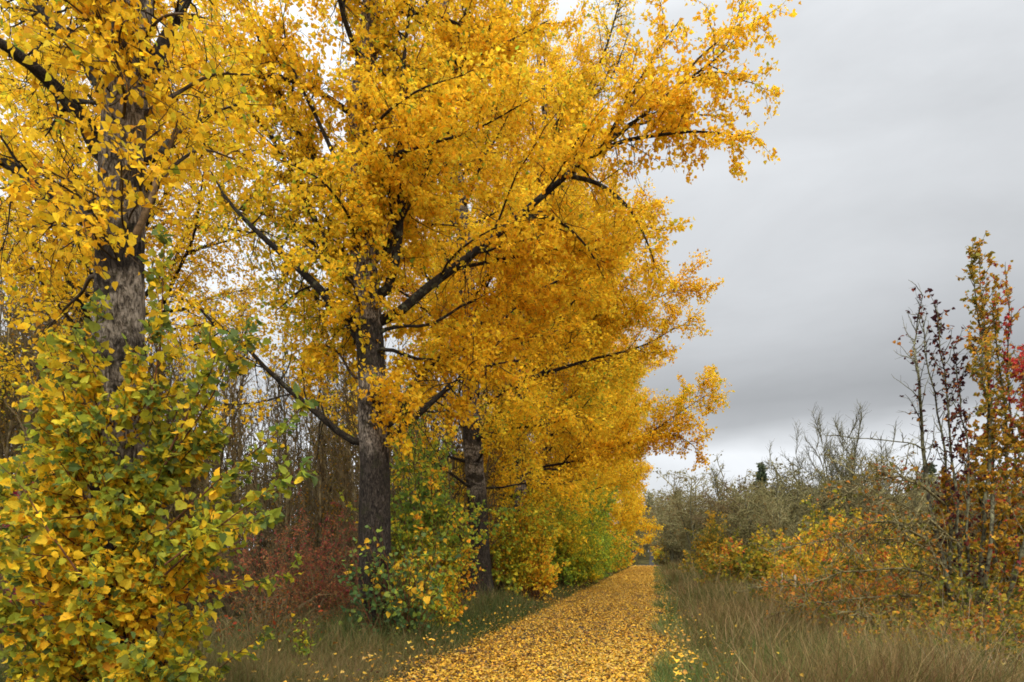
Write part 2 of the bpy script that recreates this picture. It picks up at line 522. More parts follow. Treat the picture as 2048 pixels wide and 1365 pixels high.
# the nearest poplar, at the left
Y1 = 6.6
limbs1 = [
    (PX(Y1, (205, 310), (165, 240, -.1), (110, 175, -.2), (50, 120, -.4), (-60, 50, -.6), (-200, -40, -.9)), .10, .6),
    (PX(Y1, (190, 450), (145, 420, .1), (100, 390, .1), (40, 345, .1), (-60, 290, .2), (-180, 240, .4)), .085, .6),
    (PX(Y1, (215, 180), (170, 115, .3), (120, 60, .5), (50, -10, .9), (-40, -90, 1.4)), .06, .9),
    (PX(Y1, (235, 110), (195, 45, .1), (160, -10, .2), (110, -110, .4)), .08, .5),
    (PX(Y1, (285, 160), (330, 80, .1), (375, 0, .2), (430, -100, .4)), .08, .5),
    (PX(Y1, (275, 330), (340, 280, .9), (420, 230, 1.8), (500, 200, 2.6)), .04, 1.1),
    (PX(Y1, (290, 230), (350, 190, .3), (430, 150, .4), (500, 150, .4)), .03, .8),
    (PX(Y1, (285, 400), (350, 330, .3), (410, 300, .6), (470, 320, .9)), .03, .8),
    (PX(Y1, (215, 560), (160, 590, .6), (110, 640, 1.0), (70, 690, 1.2)), .025, .7),
    (PX(Y1, (210, 500), (160, 470, .8), (90, 450, 1.6), (10, 470, 2.4)), .03, .9),
    (PX(Y1, (250, 280), (230, 220, 1.2), (150, 200, 2.4), (60, 190, 3.8)), .04, 1.1),
    (PX(Y1, (240, 260), (250, 200, -.4), (240, 150, -.7), (230, 110, -.9)), .02, .55),
    (PX(Y1, (270, 130), (300, 60, -.3), (340, 30, -.5), (390, 30, -.6)), .02, .7),
]
ok1 = lambda a, z: z > 9 or (1.1 < a < math.pi - .1)
t1, P1, rad1 = poplar('broad grey poplar trunk rising from the big yellow and green bush, nearest to the camera', 243, Y1,
                      [(240, 900), (240, 620), (248, 300), (262, 60)], (.28, .175), limbs1, 11, 22, 4.6, 14, lambda f: 3.6 - 1.4 * f, 1.1, .061, LEAF_HEART, 17,
                      az_ok=ok1, bark=M_BARK1, sub0=.32, epi=((5.3, 7.2, 15, -2.6, -.3), (4.0, 5.0, 9, -2.4, -.7), (5.6, 6.4, 8, -2.2, -.9)))
rng = np.random.default_rng(5)
for pts, r in ((PX(Y1, (272, 475, -.2), (292, 425, -.25), (314, 362, -.25)), .034), (PX(Y1, (338, 300, .1), (352, 262, .1), (366, 222, .1)), .026)):
    V, Q = tubes(spline(pts, 8)[None], r, r * .7, 9)
    V += rng.normal(size=V.shape) * .006
    V[-9:, 2] += rng.uniform(-.02, .07, 9)
    build('snag', V, [Q], M_SNAG, t1, None, True)

# the second poplar, its long limb over the path
Y2 = 12.6
limbs2 = [
    (PX(Y2, (765, 645), (860, 572), (940, 512), (1040, 432), (1120, 362), (1200, 298), (1280, 236), (1360, 172), (1430, 120), (1480, 70)), .098, .9),
    (PX(Y2, (1180, 315, -.1), (1240, 285, -.2), (1310, 272, -.3), (1390, 264, -.4), (1450, 268, -.5), (1500, 274, -.5)), .045, 1.2),
    (PX(Y2, (1250, 255, .1), (1320, 240, .3), (1390, 230, .5), (1450, 235, .6)), .035, 1.2),
    (PX(Y2, (1130, 350), (1200, 370, -.2), (1260, 420, -.3), (1300, 500, -.4), (1320, 560, -.4)), .045, .8),
    (PX(Y2, (1040, 432), (1110, 440, .2), (1170, 490, .4), (1210, 560, .5)), .045, .45),
    (PX(Y2, (1210, 290), (1260, 200, .1), (1310, 110, .2), (1360, 40, .3)), .045, .75),
    (PX(Y2, (1340, 190), (1390, 125, -.2), (1440, 80, -.3), (1480, 50, -.4)), .03, 1.3),
    (PX(Y2, (690, 635), (650, 590), (600, 540), (510, 460), (455, 400, .2), (420, 340, .4)), .10, .5),
    (PX(Y2, (715, 885), (640, 832), (590, 790), (540, 745), (440, 655), (390, 650, .1), (340, 660, .2)), .075, .45),
    (PX(Y2, (430, 650), (390, 610), (330, 590, .1)), .035, .6),
    (PX(Y2, (720, 480), (660, 380, .2), (590, 255, .3), (545, 150, .4), (505, 40, .5), (480, -60, .6)), .085, .8),
    (PX(Y2, (700, 560), (640, 460, .5), (545, 280, .8), (470, 190, 1.), (400, 130, 1.2)), .075, .5),
    (PX(Y2, (760, 600), (785, 545, -.1), (800, 430, -.2), (800, 250, -.3), (810, 100, -.3), (830, -60, -.3)), .10, .9),
    (PX(Y2, (745, 520), (800, 420, .8), (870, 280, 1.2), (905, 90, 1.5), (940, 0, 1.6), (960, -100, 1.6)), .12, .9),
    (PX(Y2, (780, 872), (830, 835), (880, 790), (950, 740, .2), (1040, 720, .4)), .08, .9),
    (PX(Y2, (780, 850), (805, 800, .4), (850, 740, 1.), (920, 700, 1.6)), .06, .9),
    (PX(Y2, (760, 700, -.2), (860, 720, 1.), (960, 690, 1.4), (1100, 670, 1.6)), .04, 1.1),
    (PX(Y2, (740, 600, -.2), (760, 500, .8), (850, 380, 1.4), (920, 300, 1.6)), .04, 1.2),
    (PX(Y2, (720, 500, -.2), (690, 420, -1.2), (640, 360, -1.8), (560, 320, -2.2)), .04, 1.),
    (PX(Y2, (725, 620, -.2), (700, 560, -.9), (650, 520, -1.3), (600, 480, -1.6)), .03, 1.),
    (PX(Y2, (720, 330, -.2), (760, 240, -1.2), (840, 180, -1.8), (930, 150, -2.2)), .04, 1.1),
    (PX(Y2, (720, 350, -.1), (820, 300, -.8), (950, 260, -1.2), (1060, 200, -1.4)), .05, 1.2),
    (PX(Y2, (720, 250), (800, 160, .4), (960, 110, .8), (1100, 40, 1.2)), .05, 1.1),
    (PX(Y2, (715, 600, .2), (640, 500, .9), (560, 440, 1.4), (480, 420, 1.8), (410, 430, 2.)), .05, .5),
    (PX(Y2, (720, 640, .2), (650, 610, .9), (590, 560, 1.6), (530, 560, 2.2)), .04, .5),
    (PX(Y2, (715, 520, .3), (620, 380, 1.2), (520, 330, 1.8), (430, 280, 2.2)), .05, .5),
    (PX(Y2, (718, 420, -.1), (640, 250, -.6), (580, 120, -.8), (560, 0, -.9)), .05, 1.),
    (PX(Y2, (770, 660, -.1), (860, 650, .6), (950, 600, 1.), (1060, 590, 1.3), (1160, 560, 1.5)), .04, 1.2),
    (PX(Y2, (900, 540, 0), (1000, 520, .5), (1100, 500, .8), (1200, 500, 1.), (1270, 480, 1.1)), .04, 1.2),
    (PX(Y2, (720, 760, .2), (670, 700, .8), (620, 690, 1.4), (570, 720, 2.)), .03, 1.),
]
ok2 = lambda a, z: z > 11 or .35 < a < 2.6 or (3.2 < a < 4.3 and z > 7)
poplar('poplar with mossy dark banded trunk whose long limb reaches out over the path', 762, Y2,
       [(752, 1130), (748, 900), (740, 700), (733, 560), (718, 420), (724, 180), (740, 40)], (.31, .17), limbs2, 22, 34, 4.8, 18, lambda f: 4.4 - 2. * f, 2.4, .065, LEAF_HEART, 21,
       az_ok=ok2, bark=M_BARK2, dead=3.6, epi=((5.6, 11, 26, -2.8, -.2), (3.6, 5, 4, -1.6, -.2)))

poplar('yellow small leaved poplar standing in the wood right behind the nearest trunk', 232, 17.5, [(238, 700), (244, 300), (250, 60)], (.26, .14), [], 33, 46, 5.6, 16, lambda f: 5.2 - 2. * f, .9, .075, LEAF_KITE, 18, twigdead=False)

# the row further along
Y4 = 27.5
rows = [
    ('poplar with a forked dark foot between the green bush and the orange bush', 964, 22.0, [(958, 1050), (944, 870), (938, 640), (925, 450), (900, 250), (890, 60)], (.34, .18),
     [(PX(22, (950, 700), (1030, 620), (1120, 560, -1.), (1220, 520, -1.5)), .1, 1.1), (PX(22, (945, 900), (1010, 860, -1), (1090, 850, -2), (1160, 830, -2.5)), .08, 1.1),
      (PX(22, (945, 600), (1000, 520, -2), (1060, 480, -3), (1160, 470, -4)), .09, 1.1), (PX(22, (940, 760), (900, 700, -2), (860, 680, -3)), .07, 1.)],
     50, 3.2, 21, lambda f: 5.4 - 2.6 * f, 1.6, .086, 24),
    ('grey poplar trunk behind the bright orange and yellow bush', 1040, Y4, [(1042, 900), (1050, 700), (1065, 480), (1085, 380)], (.27, .16),
     [(PX(Y4, (1050, 720), (1130, 690), (1230, 640), (1310, 600), (1375, 565)), .08, 1.3), (PX(Y4, (1050, 760), (1180, 720), (1290, 690), (1360, 650)), .09, 1.3),
      (PX(Y4, (1045, 960), (1160, 920), (1290, 872), (1350, 832), (1435, 775)), .06, 1.4), (PX(Y4, (1250, 885), (1320, 868), (1370, 880), (1405, 910)), .05, 1.5),
      (PX(Y4, (1080, 480), (1130, 330), (1160, 215), (1200, 130), (1240, 0), (1255, -60)), .13, .45), (PX(Y4, (1160, 215), (1215, 165), (1260, 60)), .07, .5),
      (PX(Y4, (1060, 560), (1160, 500), (1250, 450), (1320, 430)), .1, 1.)],
     48, 3.1, 19.5, lambda f: 6.4 - 3.0 * f, 1.45, .094, 25),
    ('slim poplar hidden by yellow leaves behind the green yellow bush', 1088, 34.0, [(1092, 900), (1110, 700)], (.24, .15), [], 48, 3.2, 22, lambda f: 6.2 - 3.4 * f, 1.2, .105, 24),
    ('poplar with dark trunk showing through yellow leaves above the green bush', 1130, 42.0, [(1128, 900), (1135, 700)], (.24, .15), [], 48, 3.2, 22, lambda f: 6.6 - 3.6 * f, 1.15, .112, 24),
    ('poplar with twin pale trunks standing above the far green bush', 1163, 51.0, [(1166, 950), (1170, 800)], (.36, .22),
     [(PX(51, (1166, 1060), (1174, 1000), (1178, 920), (1182, 800)), .2, 1.)], 44, 3.6, 22, lambda f: 6.6 - 3.4 * f, 1.0, .122, 24),
    ('poplar with pale trunk and dark moss patches, fourth from the far end', 1181, 60.0, [(1186, 950), (1190, 800)], (.24, .15), [], 40, 3.4, 22, lambda f: 6.4 - 3.2 * f, 1.1, .132, 23),
    ('poplar with slender dark trunk beside the far end of the leafy path', 1210, 71.0, [(1211, 950), (1216, 860)], (.36, .22), [], 40, 2.8, 22, lambda f: 6.6 - 3.2 * f, 1.0, .145, 23),
    ('last poplar of the row, black foot at the edge where the leaves end', 1249, 88.0, [(1248, 1000), (1250, 900)], (.36, .22), [], 38, 2.2, 21, lambda f: 4.4 - 1.6 * f, 1.0, .155, 22),
]
for i, (lab, u, Y, tr, tw, lb, nr, zl, zh, rc, dn, sz, zt) in enumerate(rows):
    poplar(lab, u, Y, tr, tw, lb, 40 + i, nr, zl, zh, rc, dn, sz, LEAF_KITE, zt, twigdead=Y < 30, sub0=.27)

# ------------------------------------------------------------------ shrubs


def shrub(name, label, cat, x, y, w, h, nst, stops, size, tpl, seed, dens=1., lift=-.03, spread=1., group=None, sub=2.6, twig=4.5, m_stem=None, m_leaf=None, dep=None, f=1.6, base=.18, tipbias=0., thick=.012, zbias=0., wander=.1, br=1.4):
    rng = np.random.default_rng(seed)
    z = float(ground_z(x, y))
    root = empty(name, (x, y, z), label, cat, group)
    dep = w if dep is None else dep
    az = rng.uniform(0, 2 * np.pi, nst); q = np.sqrt(rng.random(nst))
    foot = np.stack([np.cos(az) * w * base * q, np.sin(az) * dep * base * q, np.full(nst, -.05)], -1) + np.array([x, y, z])
    tip = np.stack([np.cos(az) * w * .5 * q * spread, np.sin(az) * dep * .5 * q * spread, h * np.sqrt(np.maximum(.05, 1 - q ** 2 * .8)) * rng.uniform(.42, 1.16, nst) * (1 + .18 * np.sin(az * 3 + seed))], -1) + np.array([x, y, z])
    d = tip - foot; L = np.linalg.norm(d, axis=1)
    d = unit(d); d[:, 2] -= lift * 3
    P = march(foot, unit(d), L, 9, rng, wander, lift)
    pl = plen(P)
    subs, si, st = spawn(P, np.maximum(3, pl * sub), rng, .12, 1., 46, 14, np.clip(pl * .34, .25, 1.3), .5, 6, .12, .16, lift)
    sl = plen(subs)
    tws, ti, _ = spawn(subs, np.maximum(2, sl * twig), rng, .1, 1., 50, 15, (.15, .42), .3, 4, 0, .2, -.03)
    tl = plen(tws)
    p1, a1, i1, q1 = leaves_on(tws, rng.poisson(tl * 14 * dens), rng)
    p2, a2, i2, q2 = leaves_on(subs, rng.poisson(sl * 9 * dens), rng, .2)
    p3, a3, i3, q3 = leaves_on(P, rng.poisson(pl * 7 * dens), rng, .3)
    pos = np.concatenate([p1, p2, p3]); ax = np.concatenate([a1, a2, a3])
    keep = pos[:, 2] > z + .06
    pos, ax = pos[keep], ax[keep]
    r = np.linalg.norm((pos - [x, y, z]) / [w * .5, dep * .5, h], axis=1)
    col = paint(pos, stops, rng, f, .9, -tipbias * r + zbias * (pos[:, 2] - z) / h) * br
    V, Q = join(tubes(P, thick, .004, 5), tubes(subs, thick * .5, .003, 4), tubes(tws, .003, .0015, 3))
    build('stem', V, [Q], m_stem or M_SHOOT, root, None, True)
    foliage('foliage', [(pos, ax, size * rng.lognormal(0, .25, len(pos)), tpl, col, rng)], m_leaf or M_BUSHLEAF, root)
    return root


GREENYEL = [((70, 92, 46), .14), ((104, 122, 30), .24), ((138, 142, 30), .18), ((188, 160, 26), .14), ((218, 162, 22), .2), ((206, 136, 24), .1)]
# sprouts round the foot of the nearest poplar
rng = np.random.default_rng(3)
root = empty('sprout_bush', (at(243, 0, Y1)[0], Y1 - .3, 0), 'big bush of green and golden lobed leaves round the foot of the nearest poplar', 'bush')
n = 190
zs = rng.uniform(-.3, 3.0, n); zs = np.maximum(zs, .0)
cx = at(243, 0, Y1)[0]
az = rng.uniform(-math.pi, math.pi, n)
az = np.where(np.sin(az) > .5, -az, az)                       # most shoots on the side of the path and of the camera
foot = np.stack([cx + .3 * np.cos(az), Y1 + .3 * np.sin(az), zs], -1)
e = np.radians(rng.uniform(5, 60, n))
d = np.stack([np.cos(az) * np.cos(e), np.sin(az) * np.cos(e) * .75, np.sin(e)], -1)
L = rng.uniform(.35, 1.6, n) * (1.0 - .2 * np.abs(zs - .9))
L = np.where(np.cos(az) < 0, L * .8, L)
SP = march(foot, d, L, 9, rng, .07, .03)
longs = [PX(6.1, (330, 930), (420, 800), (470, 700), (505, 640)), PX(6.0, (330, 1060), (450, 950), (560, 860), (625, 790)), PX(5.9, (330, 1150), (430, 1060), (540, 980), (615, 925)),
         PX(5.8, (330, 1130), (400, 1080), (470, 1060), (540, 1030)), PX(6.1, (290, 840), (320, 700), (325, 580), (330, 470)), PX(6.2, (190, 900), (185, 780), (190, 680), (195, 600)),
         PX(6.1, (170, 1000), (140, 900), (130, 800), (100, 700)), PX(5.6, (160, 1150), (90, 1050), (40, 970), (0, 930)), PX(6., (340, 900), (400, 780), (430, 720), (400, 650))]
SP = np.concatenate([SP, np.array([spline(l, 9) for l in longs])])
pl = plen(SP)
ssub, ssi, sst = spawn(SP, np.maximum(2, pl * 4.5), rng, .15, .95, 42, 14, (.15, .5), .4, 6, .12, .12, .03)
sl = plen(ssub)
p1, a1, i1, q1 = leaves_on(SP, rng.poisson(pl * 50), rng, .15, .55, .08)
p2, a2, i2, q2 = leaves_on(ssub, rng.poisson(sl * 62), rng, .1, .55, .08)
pos = np.concatenate([p1, p2]); ax = np.concatenate([a1, a2])
tt_ = np.concatenate([q1, .5 * sst[i2] + .5 * q2])
keep = pos[:, 2] > .05
pos, ax, tt_ = pos[keep], ax[keep], tt_[keep]
bias = -1.3 * (tt_ - .5) * 2 - .8 * smooth(pos[:, 0] - cx, .1, 1.4)
col = paint(pos, [((96, 112, 54), .07), ((138, 144, 48), .17), ((174, 166, 46), .22), ((214, 182, 44), .16), ((240, 190, 42), .32), ((218, 154, 36), .06)], rng, 2.2, .7, bias)
V, Q = join(tubes(SP, .010, .003, 5), tubes(ssub, .004, .002, 4))
build('stem', V, [Q], M_SHOOT, root, None, True)
foliage('foliage', [(pos, ax, .056 * np.clip(rng.lognormal(0, .36, len(pos)), .4, 1.8), LEAF_LOBED, col, rng)], M_BUSHLEAF, root)

RED = [((106, 50, 48), .14), ((124, 64, 48), .24), ((130, 80, 48), .28), ((118, 86, 50), .2), ((92, 80, 46), .14)]
CRIM = [((96, 26, 42), .4), ((120, 36, 44), .3), ((100, 60, 40), .2), ((80, 74, 34), .1)]
RUST = [((88, 66, 34), .4), ((118, 80, 32), .35), ((140, 62, 34), .25)]
DKGREEN = [((62, 82, 48), .35), ((82, 102, 52), .35), ((112, 124, 46), .2), ((196, 152, 40), .1)]
MIXED = [((88, 108, 48), .2), ((120, 134, 44), .28), ((156, 154, 44), .24), ((206, 164, 38), .18), ((204, 138, 36), .1)]
ORANGE = [((130, 140, 44), .2), ((186, 168, 44), .26), ((212, 172, 42), .34), ((204, 142, 38), .2)]
LIME = [((100, 122, 44), .24), ((136, 148, 44), .36), ((166, 164, 44), .26), ((212, 174, 40), .14)]
OCHRE = [((86, 88, 34), .3), ((128, 110, 34), .35), ((170, 126, 32), .35)]


def S(u, Y): return float(at(u, 0, Y)[0])


shrub('red_shrub', 'rusty red twiggy shrub between the big leafy bush and the mossy trunk', 'shrub', S(606, 14.5), 14.5, 2.7, 2.75, 70, RED, .05, LEAF_OVAL, 61, 1.9, dep=2.4, m_stem=M_WOODTWIG, zbias=-1.1, f=1.4, br=1.7)
shrub('red_shrub', 'crimson shrub behind the big leafy bush at the left edge', 'shrub', S(40, 10.5), 10.5, 2.8, 2.5, 60, CRIM, .055, LEAF_OVAL, 62, 1.0, dep=2., m_stem=M_WOODTWIG, br=1.9)
shrub('red_shrub', 'thin dull red shrub low behind the rusty red shrub', 'shrub', S(500, 17.5), 17.5, 3.4, 3.6, 50, RED, .055, LEAF_OVAL, 63, .55, dep=2.5, m_stem=M_WOODTWIG)
shrub('brown_shrub', 'tangle of brown twigs low in front of the rusty red shrub', 'shrub', S(520, 11.6), 11.6, 2.5, 1.25, 60, RUST, .05, LEAF_OVAL, 64, .5, dep=1.6, m_stem=M_WOODTWIG, lift=-.1)
shrub('green_shrub', 'dark green lobed bush hugging the mossy trunk of the second poplar', 'bush', S(785, 11.95), 11.95, 1.3, 2.2, 40, DKGREEN, .075, LEAF_LOBED, 65, .75, dep=.7, base=.3, br=1.45)
shrub('green_shrub', 'rounded bush of mixed green, yellow and orange leaves right of the mossy trunk', 'bush', S(852, 16.2), 16.2, 2.0, 4.2, 84, MIXED, .075, LEAF_HEART, 66, 1.5, dep=2.2, base=.25)
shrub('green_shrub', 'low green and yellow bush spilling onto the grass below the mixed green and yellow bush', 'bush', S(850, 14.0), 14.0, 1.5, 1.3, 34, MIXED, .075, LEAF_HEART, 67, 1.3, dep=1.2)
shrub('orange_bush', 'bright orange and yellow bush leaning from the forked poplar foot', 'bush', S(1056, 23.6), 23.6, 2.0, 3.9, 70, ORANGE, .085, LEAF_HEART, 68, 1.6, dep=2.2, base=.3)
shrub('orange_bush', 'upright yellow spray of leaves behind the bright orange bush', 'bush', S(1015, 25.5), 25.5, 1.8, 4.6, 40, ORANGE, .09, LEAF_KITE, 69, 1.3, dep=2., base=.3)
shrub('lime_bush', 'lime green bush with a yellow patch beside the leafy path', 'bush', S(1124, 33), 33, 3.4, 4.4, 90, LIME, .10, LEAF_KITE, 70, 1.7, dep=4.5, base=.3)
shrub('lime_bush', 'pale lime bush between the yellow patched bush and the twin pale trunks', 'bush', S(1150, 38), 38, 3.4, 4.6, 90, LIME, .11, LEAF_KITE, 93, 1.6, dep=5, base=.3, br=1.6)
shrub('lime_bush', 'yellow green bush under the twin pale trunks', 'bush', S(1170, 44), 44, 3.4, 4.4, 80, LIME, .12, LEAF_KITE, 71, 1.5, dep=6, base=.3)
shrub('lime_bush', 'dull green bush at the foot of the slender dark trunk', 'bush', S(1207, 62), 62, 3.2, 4.6, 70, MIXED, .17, LEAF_KITE, 72, .9, dep=9, base=.3)
shrub('orange_bush', 'small yellow bush by the last poplar of the row', 'bush', S(1236, 80), 80, 3., 4.6, 60, ORANGE, .2, LEAF_KITE, 73, .8, dep=8, base=.3)
# the thin sapling in the grass
shrub('sapling', 'thin knee high sapling with yellow green leaves in the grass', 'sapling', S(606, 9.6), 9.6, .22, .8, 4, LIME, .05, LEAF_HEART, 74, 1.1, dep=.2, br=.9)

# ------------------------------------------------------------------ brambles and the wild pear on the right

BRAM = [((86, 90, 36), .28), ((128, 118, 38), .34), ((168, 136, 40), .22), ((178, 118, 40), .12), ((160, 78, 40), .04)]
BRAMY = [((92, 98, 34), .2), ((146, 132, 38), .36), ((192, 152, 42), .3), ((190, 122, 40), .14)]
BRAMO = [((104, 100, 36), .3), ((156, 122, 40), .34), ((182, 112, 42), .24), ((160, 84, 46), .1)]
shrub('bramble_bush', 'dark olive bramble mound at the near end of the thicket by the tall grass', 'bush', S(1500, 26), 26, 3.2, 2.2, 110, BRAM, .10, LEAF_HEART, 81, 1.5, lift=-.1, m_stem=M_WOODTWIG)
shrub('bramble_bush', 'yellow olive bramble mound in the middle of the thicket', 'bush', S(1590, 24.5), 24.5, 4.2, 2.5, 140, BRAMY, .10, LEAF_HEART, 82, 1.5, lift=-.08, m_stem=M_WOODTWIG)
shrub('bramble_bush', 'green yellow bramble mound below the grey lichen trees', 'bush', S(1690, 29), 29, 6, 3.3, 150, BRAMY, .11, LEAF_KITE, 83, 1.4, lift=-.08, m_stem=M_WOODTWIG)
shrub('bramble_bush', 'orange speckled bramble mound in front of the three pale stakes', 'bush', S(1650, 18.5), 18.5, 4.2, 1.15, 120, BRAMO, .075, LEAF_HEART, 84, 1.2, lift=-.1, m_stem=M_WOODTWIG)
shrub('bramble_bush', 'ochre bramble mound behind the mossy arching boughs', 'bush', S(1790, 20), 20, 5, 2.3, 140, BRAM, .085, LEAF_HEART, 85, 1.4, lift=-.08, m_stem=M_WOODTWIG)
shrub('bramble_bush', 'tawny bramble mound with yellow leaves behind the wild pear', 'bush', S(1930, 22), 22, 6, 2.6, 140, BRAMY, .09, LEAF_HEART, 92, 1.3, lift=-.08, m_stem=M_WOODTWIG)
shrub('bramble_bush', 'low tawny bramble mound between the dark olive mound and the path', 'bush', S(1440, 38), 38, 4.5, 1.9, 90, OCHRE, .12, LEAF_KITE, 86, 1.3, lift=-.1, m_stem=M_WOODTWIG)
shrub('bramble_bush', 'dark low brambles under the wild pear at the right edge', 'bush', S(1960, 14), 14, 4.2, 1.25, 120, BRAM, .07, LEAF_HEART, 87, 1.2, lift=-.1, m_stem=M_WOODTWIG)
shrub('bramble_bush', 'dusky green weeds and brambles in the lower right corner', 'bush', S(1900, 10.3), 10.3, 3.4, .75, 70, BRAM, .055, LEAF_HEART, 94, 1.1, lift=-.1, m_stem=M_WOODTWIG, br=1.1)
shrub('bramble_bush', 'low russet brambles under the mossy arching boughs', 'bush', S(1700, 14.5), 14.5, 3.6, .95, 90, BRAMO, .06, LEAF_HEART, 95, 1.1, lift=-.1, m_stem=M_WOODTWIG, br=1.2)
def beside(Y, off): return float(path_x(Y) + PATHW + off)


shrub('bramble_bush', 'olive brown bramble clump at the tall grass edge in front of the wild pear', 'bush', beside(12.3, 5.3), 12.3, 3.4, 1.25, 110, BRAM, .06, LEAF_HEART, 96, 1.3, lift=-.1, m_stem=M_WOODTWIG, br=1.15)
shrub('bramble_bush', 'rusty bramble clump with orange leaves beside the tall grass, under the lowest bough', 'bush', beside(16.2, 4.9), 16.2, 3.0, 1.3, 110, BRAMO, .065, LEAF_HEART, 97, 1.3, lift=-.1, m_stem=M_WOODTWIG, br=1.25)
shrub('bramble_bush', 'yellowish bramble clump at the grass edge right behind the pale stakes', 'bush', beside(22.0, 4.9), 22., 3.4, 1.5, 110, BRAMY, .075, LEAF_HEART, 98, 1.3, lift=-.1, m_stem=M_WOODTWIG, br=1.3)
FLAME = [((196, 128, 44), .3), ((200, 104, 46), .4), ((186, 76, 52), .3)]
shrub('flame_bush', 'small flame orange bush glowing above the brambles', 'bush', S(1735, 21), 21, 1.9, 2.75, 34, FLAME, .07, LEAF_HEART, 88, 1.1, m_stem=M_LICHENBARK, br=1.1)
shrub('yellow_bush', 'yellow bush at the foot of the far lichen trees left of the thicket', 'bush', S(1425, 72), 72, 5., 5.4, 60, OCHRE, .17, LEAF_KITE, 89, .7, m_stem=M_WOODTWIG)
shrub('flame_bush', 'tiny orange bush low between the far trees and the bramble thicket', 'bush', S(1462, 58), 58, 2., 3.0, 30, FLAME, .15, LEAF_KITE, 90, .7, m_stem=M_WOODTWIG)
shrub('yellow_bush', 'little orange yellow tree above the far bend of the path', 'bush', S(1319, 150), 150, 3., 9.5, 30, ORANGE, .3, LEAF_KITE, 91, .5, m_stem=M_WOODTWIG)

YP = 13.0
rng = np.random.default_rng(99)
pr = empty('wild_pear_tree', (S(1945, YP), YP, 0), 'wild pear of many upright lichen crusted stems with orange, red and purple leaves', 'tree')
stems = [  # way-points, foot radius, leafiness from, palette
    ([(1925, 1290), (1885, 1120), (1855, 980), (1845, 870), (1835, 760), (1832, 660), (1846, 590)], .075, .10, 'p'),
    ([(1900, 1240), (1896, 1000), (1885, 880), (1868, 790), (1848, 700), (1842, 625)], .05, .05, 'p'),
    ([(1930, 1285), (1915, 1050), (1905, 900), (1890, 760), (1880, 690), (1874, 625)], .05, .55, 'p'),
    ([(1940, 1285), (1930, 1080), (1935, 900), (1915, 780), (1905, 690)], .045, .4, 'p'),
    ([(1955, 1285), (1965, 1060), (1980, 880), (1975, 740), (1955, 620), (1940, 500)], .07, 1.0, 'o'),
    ([(1960, 1285), (1980, 1080), (1985, 900), (1965, 760), (1962, 640), (1958, 510)], .06, 1.0, 'o'),
    ([(1970, 1285), (2000, 1060), (2010, 860), (2000, 720), (1985, 600)], .06, .9, 'o'),
    ([(1975, 1285), (2020, 1080), (2030, 900), (2015, 760), (2020, 620), (2012, 560)], .05, .7, 'r'),
    ([(1985, 1285), (2050, 1080), (2060, 900), (2045, 780), (2050, 690)], .06, 1.0, 'r'),
    ([(1990, 1285), (2090, 1080), (2120, 900), (2110, 700)], .06, 1.0, 'r'),
    ([(1935, 1285), (1890, 1150), (1905, 1000), (1950, 900), (1985, 850)], .045, 1.7, 'o'),
    ([(1960, 1285), (2010, 1180), (2050, 1080), (2090, 1000)], .04, 1.8, 'o'),
    ([(1990, 1285), (2040, 1140), (2060, 1000), (2030, 880)], .04, 1.9, 'o'),
    ([(1960, 1285), (1990, 1120), (1960, 1000), (1970, 900)], .04, 1.9, 'o'),
    ([(1980, 1285), (2070, 1200), (2130, 1080), (2110, 960)], .04, 1.8, 'r'),
    ([(1940, 1285), (1980, 1200), (2030, 1150), (2080, 1120)], .03, 1.6, 'o'),
    ([(1925, 1285), (1900, 1160), (1880, 1060), (1900, 960)], .04, 1.8, 'o'),
]
PALS = {'p': [((62, 30, 34), .6), ((110, 52, 36), .25), ((170, 110, 40), .15)],
        'o': [((128, 118, 42), .28), ((176, 138, 42), .38), ((206, 150, 46), .26), ((186, 92, 62), .08)],
        'r': [((178, 138, 46), .5), ((188, 114, 52), .3), ((190, 66, 62), .22), ((130, 48, 54), .13)]}
sets, G = [], {}
for pts, r, lf, pal in stems:
    ww = spline([at(a, b, YP + rng.normal() * .35 * (1 if k else 0)) for k, (a, b) in enumerate(pts)], 16)
    ww[1:-1] += rng.normal(size=(14, 3)) * .02
    P = ww[None]; L = plen(P)
    sb, si, st = spawn(P, [int(L[0] * 5)], rng, .15, 1., 40, 12, (.35, 1.15), .55, 6, .2, .16, .05)
    spur, _, _ = spawn(P, [int(L[0] * 11)], rng, .1, 1., 70, 15, (.05, .16), .2, 3, .1, .2, 0)
    tw2, ti, _ = spawn(sb, np.maximum(3, plen(sb) * 7), rng, .1, 1., 48, 14, (.08, .28), .3, 4, .1, .2, .03)
    V, Q = join(tubes(P, r * .72, .006, 9), tubes(sb, .010, .003, 5), tubes(spur, .008, .003, 4), tubes(tw2, .004, .002, 3))
    build('stem', V, [Q], M_LICHENBARK, pr, None, True)
    pa, aa, _, qa = leaves_on(tw2, rng.poisson(plen(tw2) * 52 * lf), rng, .2, .6, .03)
    pb, ab, _, _ = leaves_on(P, rng.poisson(L * 26 * lf), rng, .45, .6, .06)
    pos = np.concatenate([pa, pb]); ax = np.concatenate([aa, ab])
    zb = -.0 + (1.1 * smooth(pos[:, 2], 3, 5) if pal == 'r' else 0)
    sets.append((pos, ax, .062 * rng.lognormal(0, .2, len(pos)), LEAF_OVAL if False else LEAF_HEART, paint(pos, PALS[pal], rng, 1.6, .9, zb), rng))
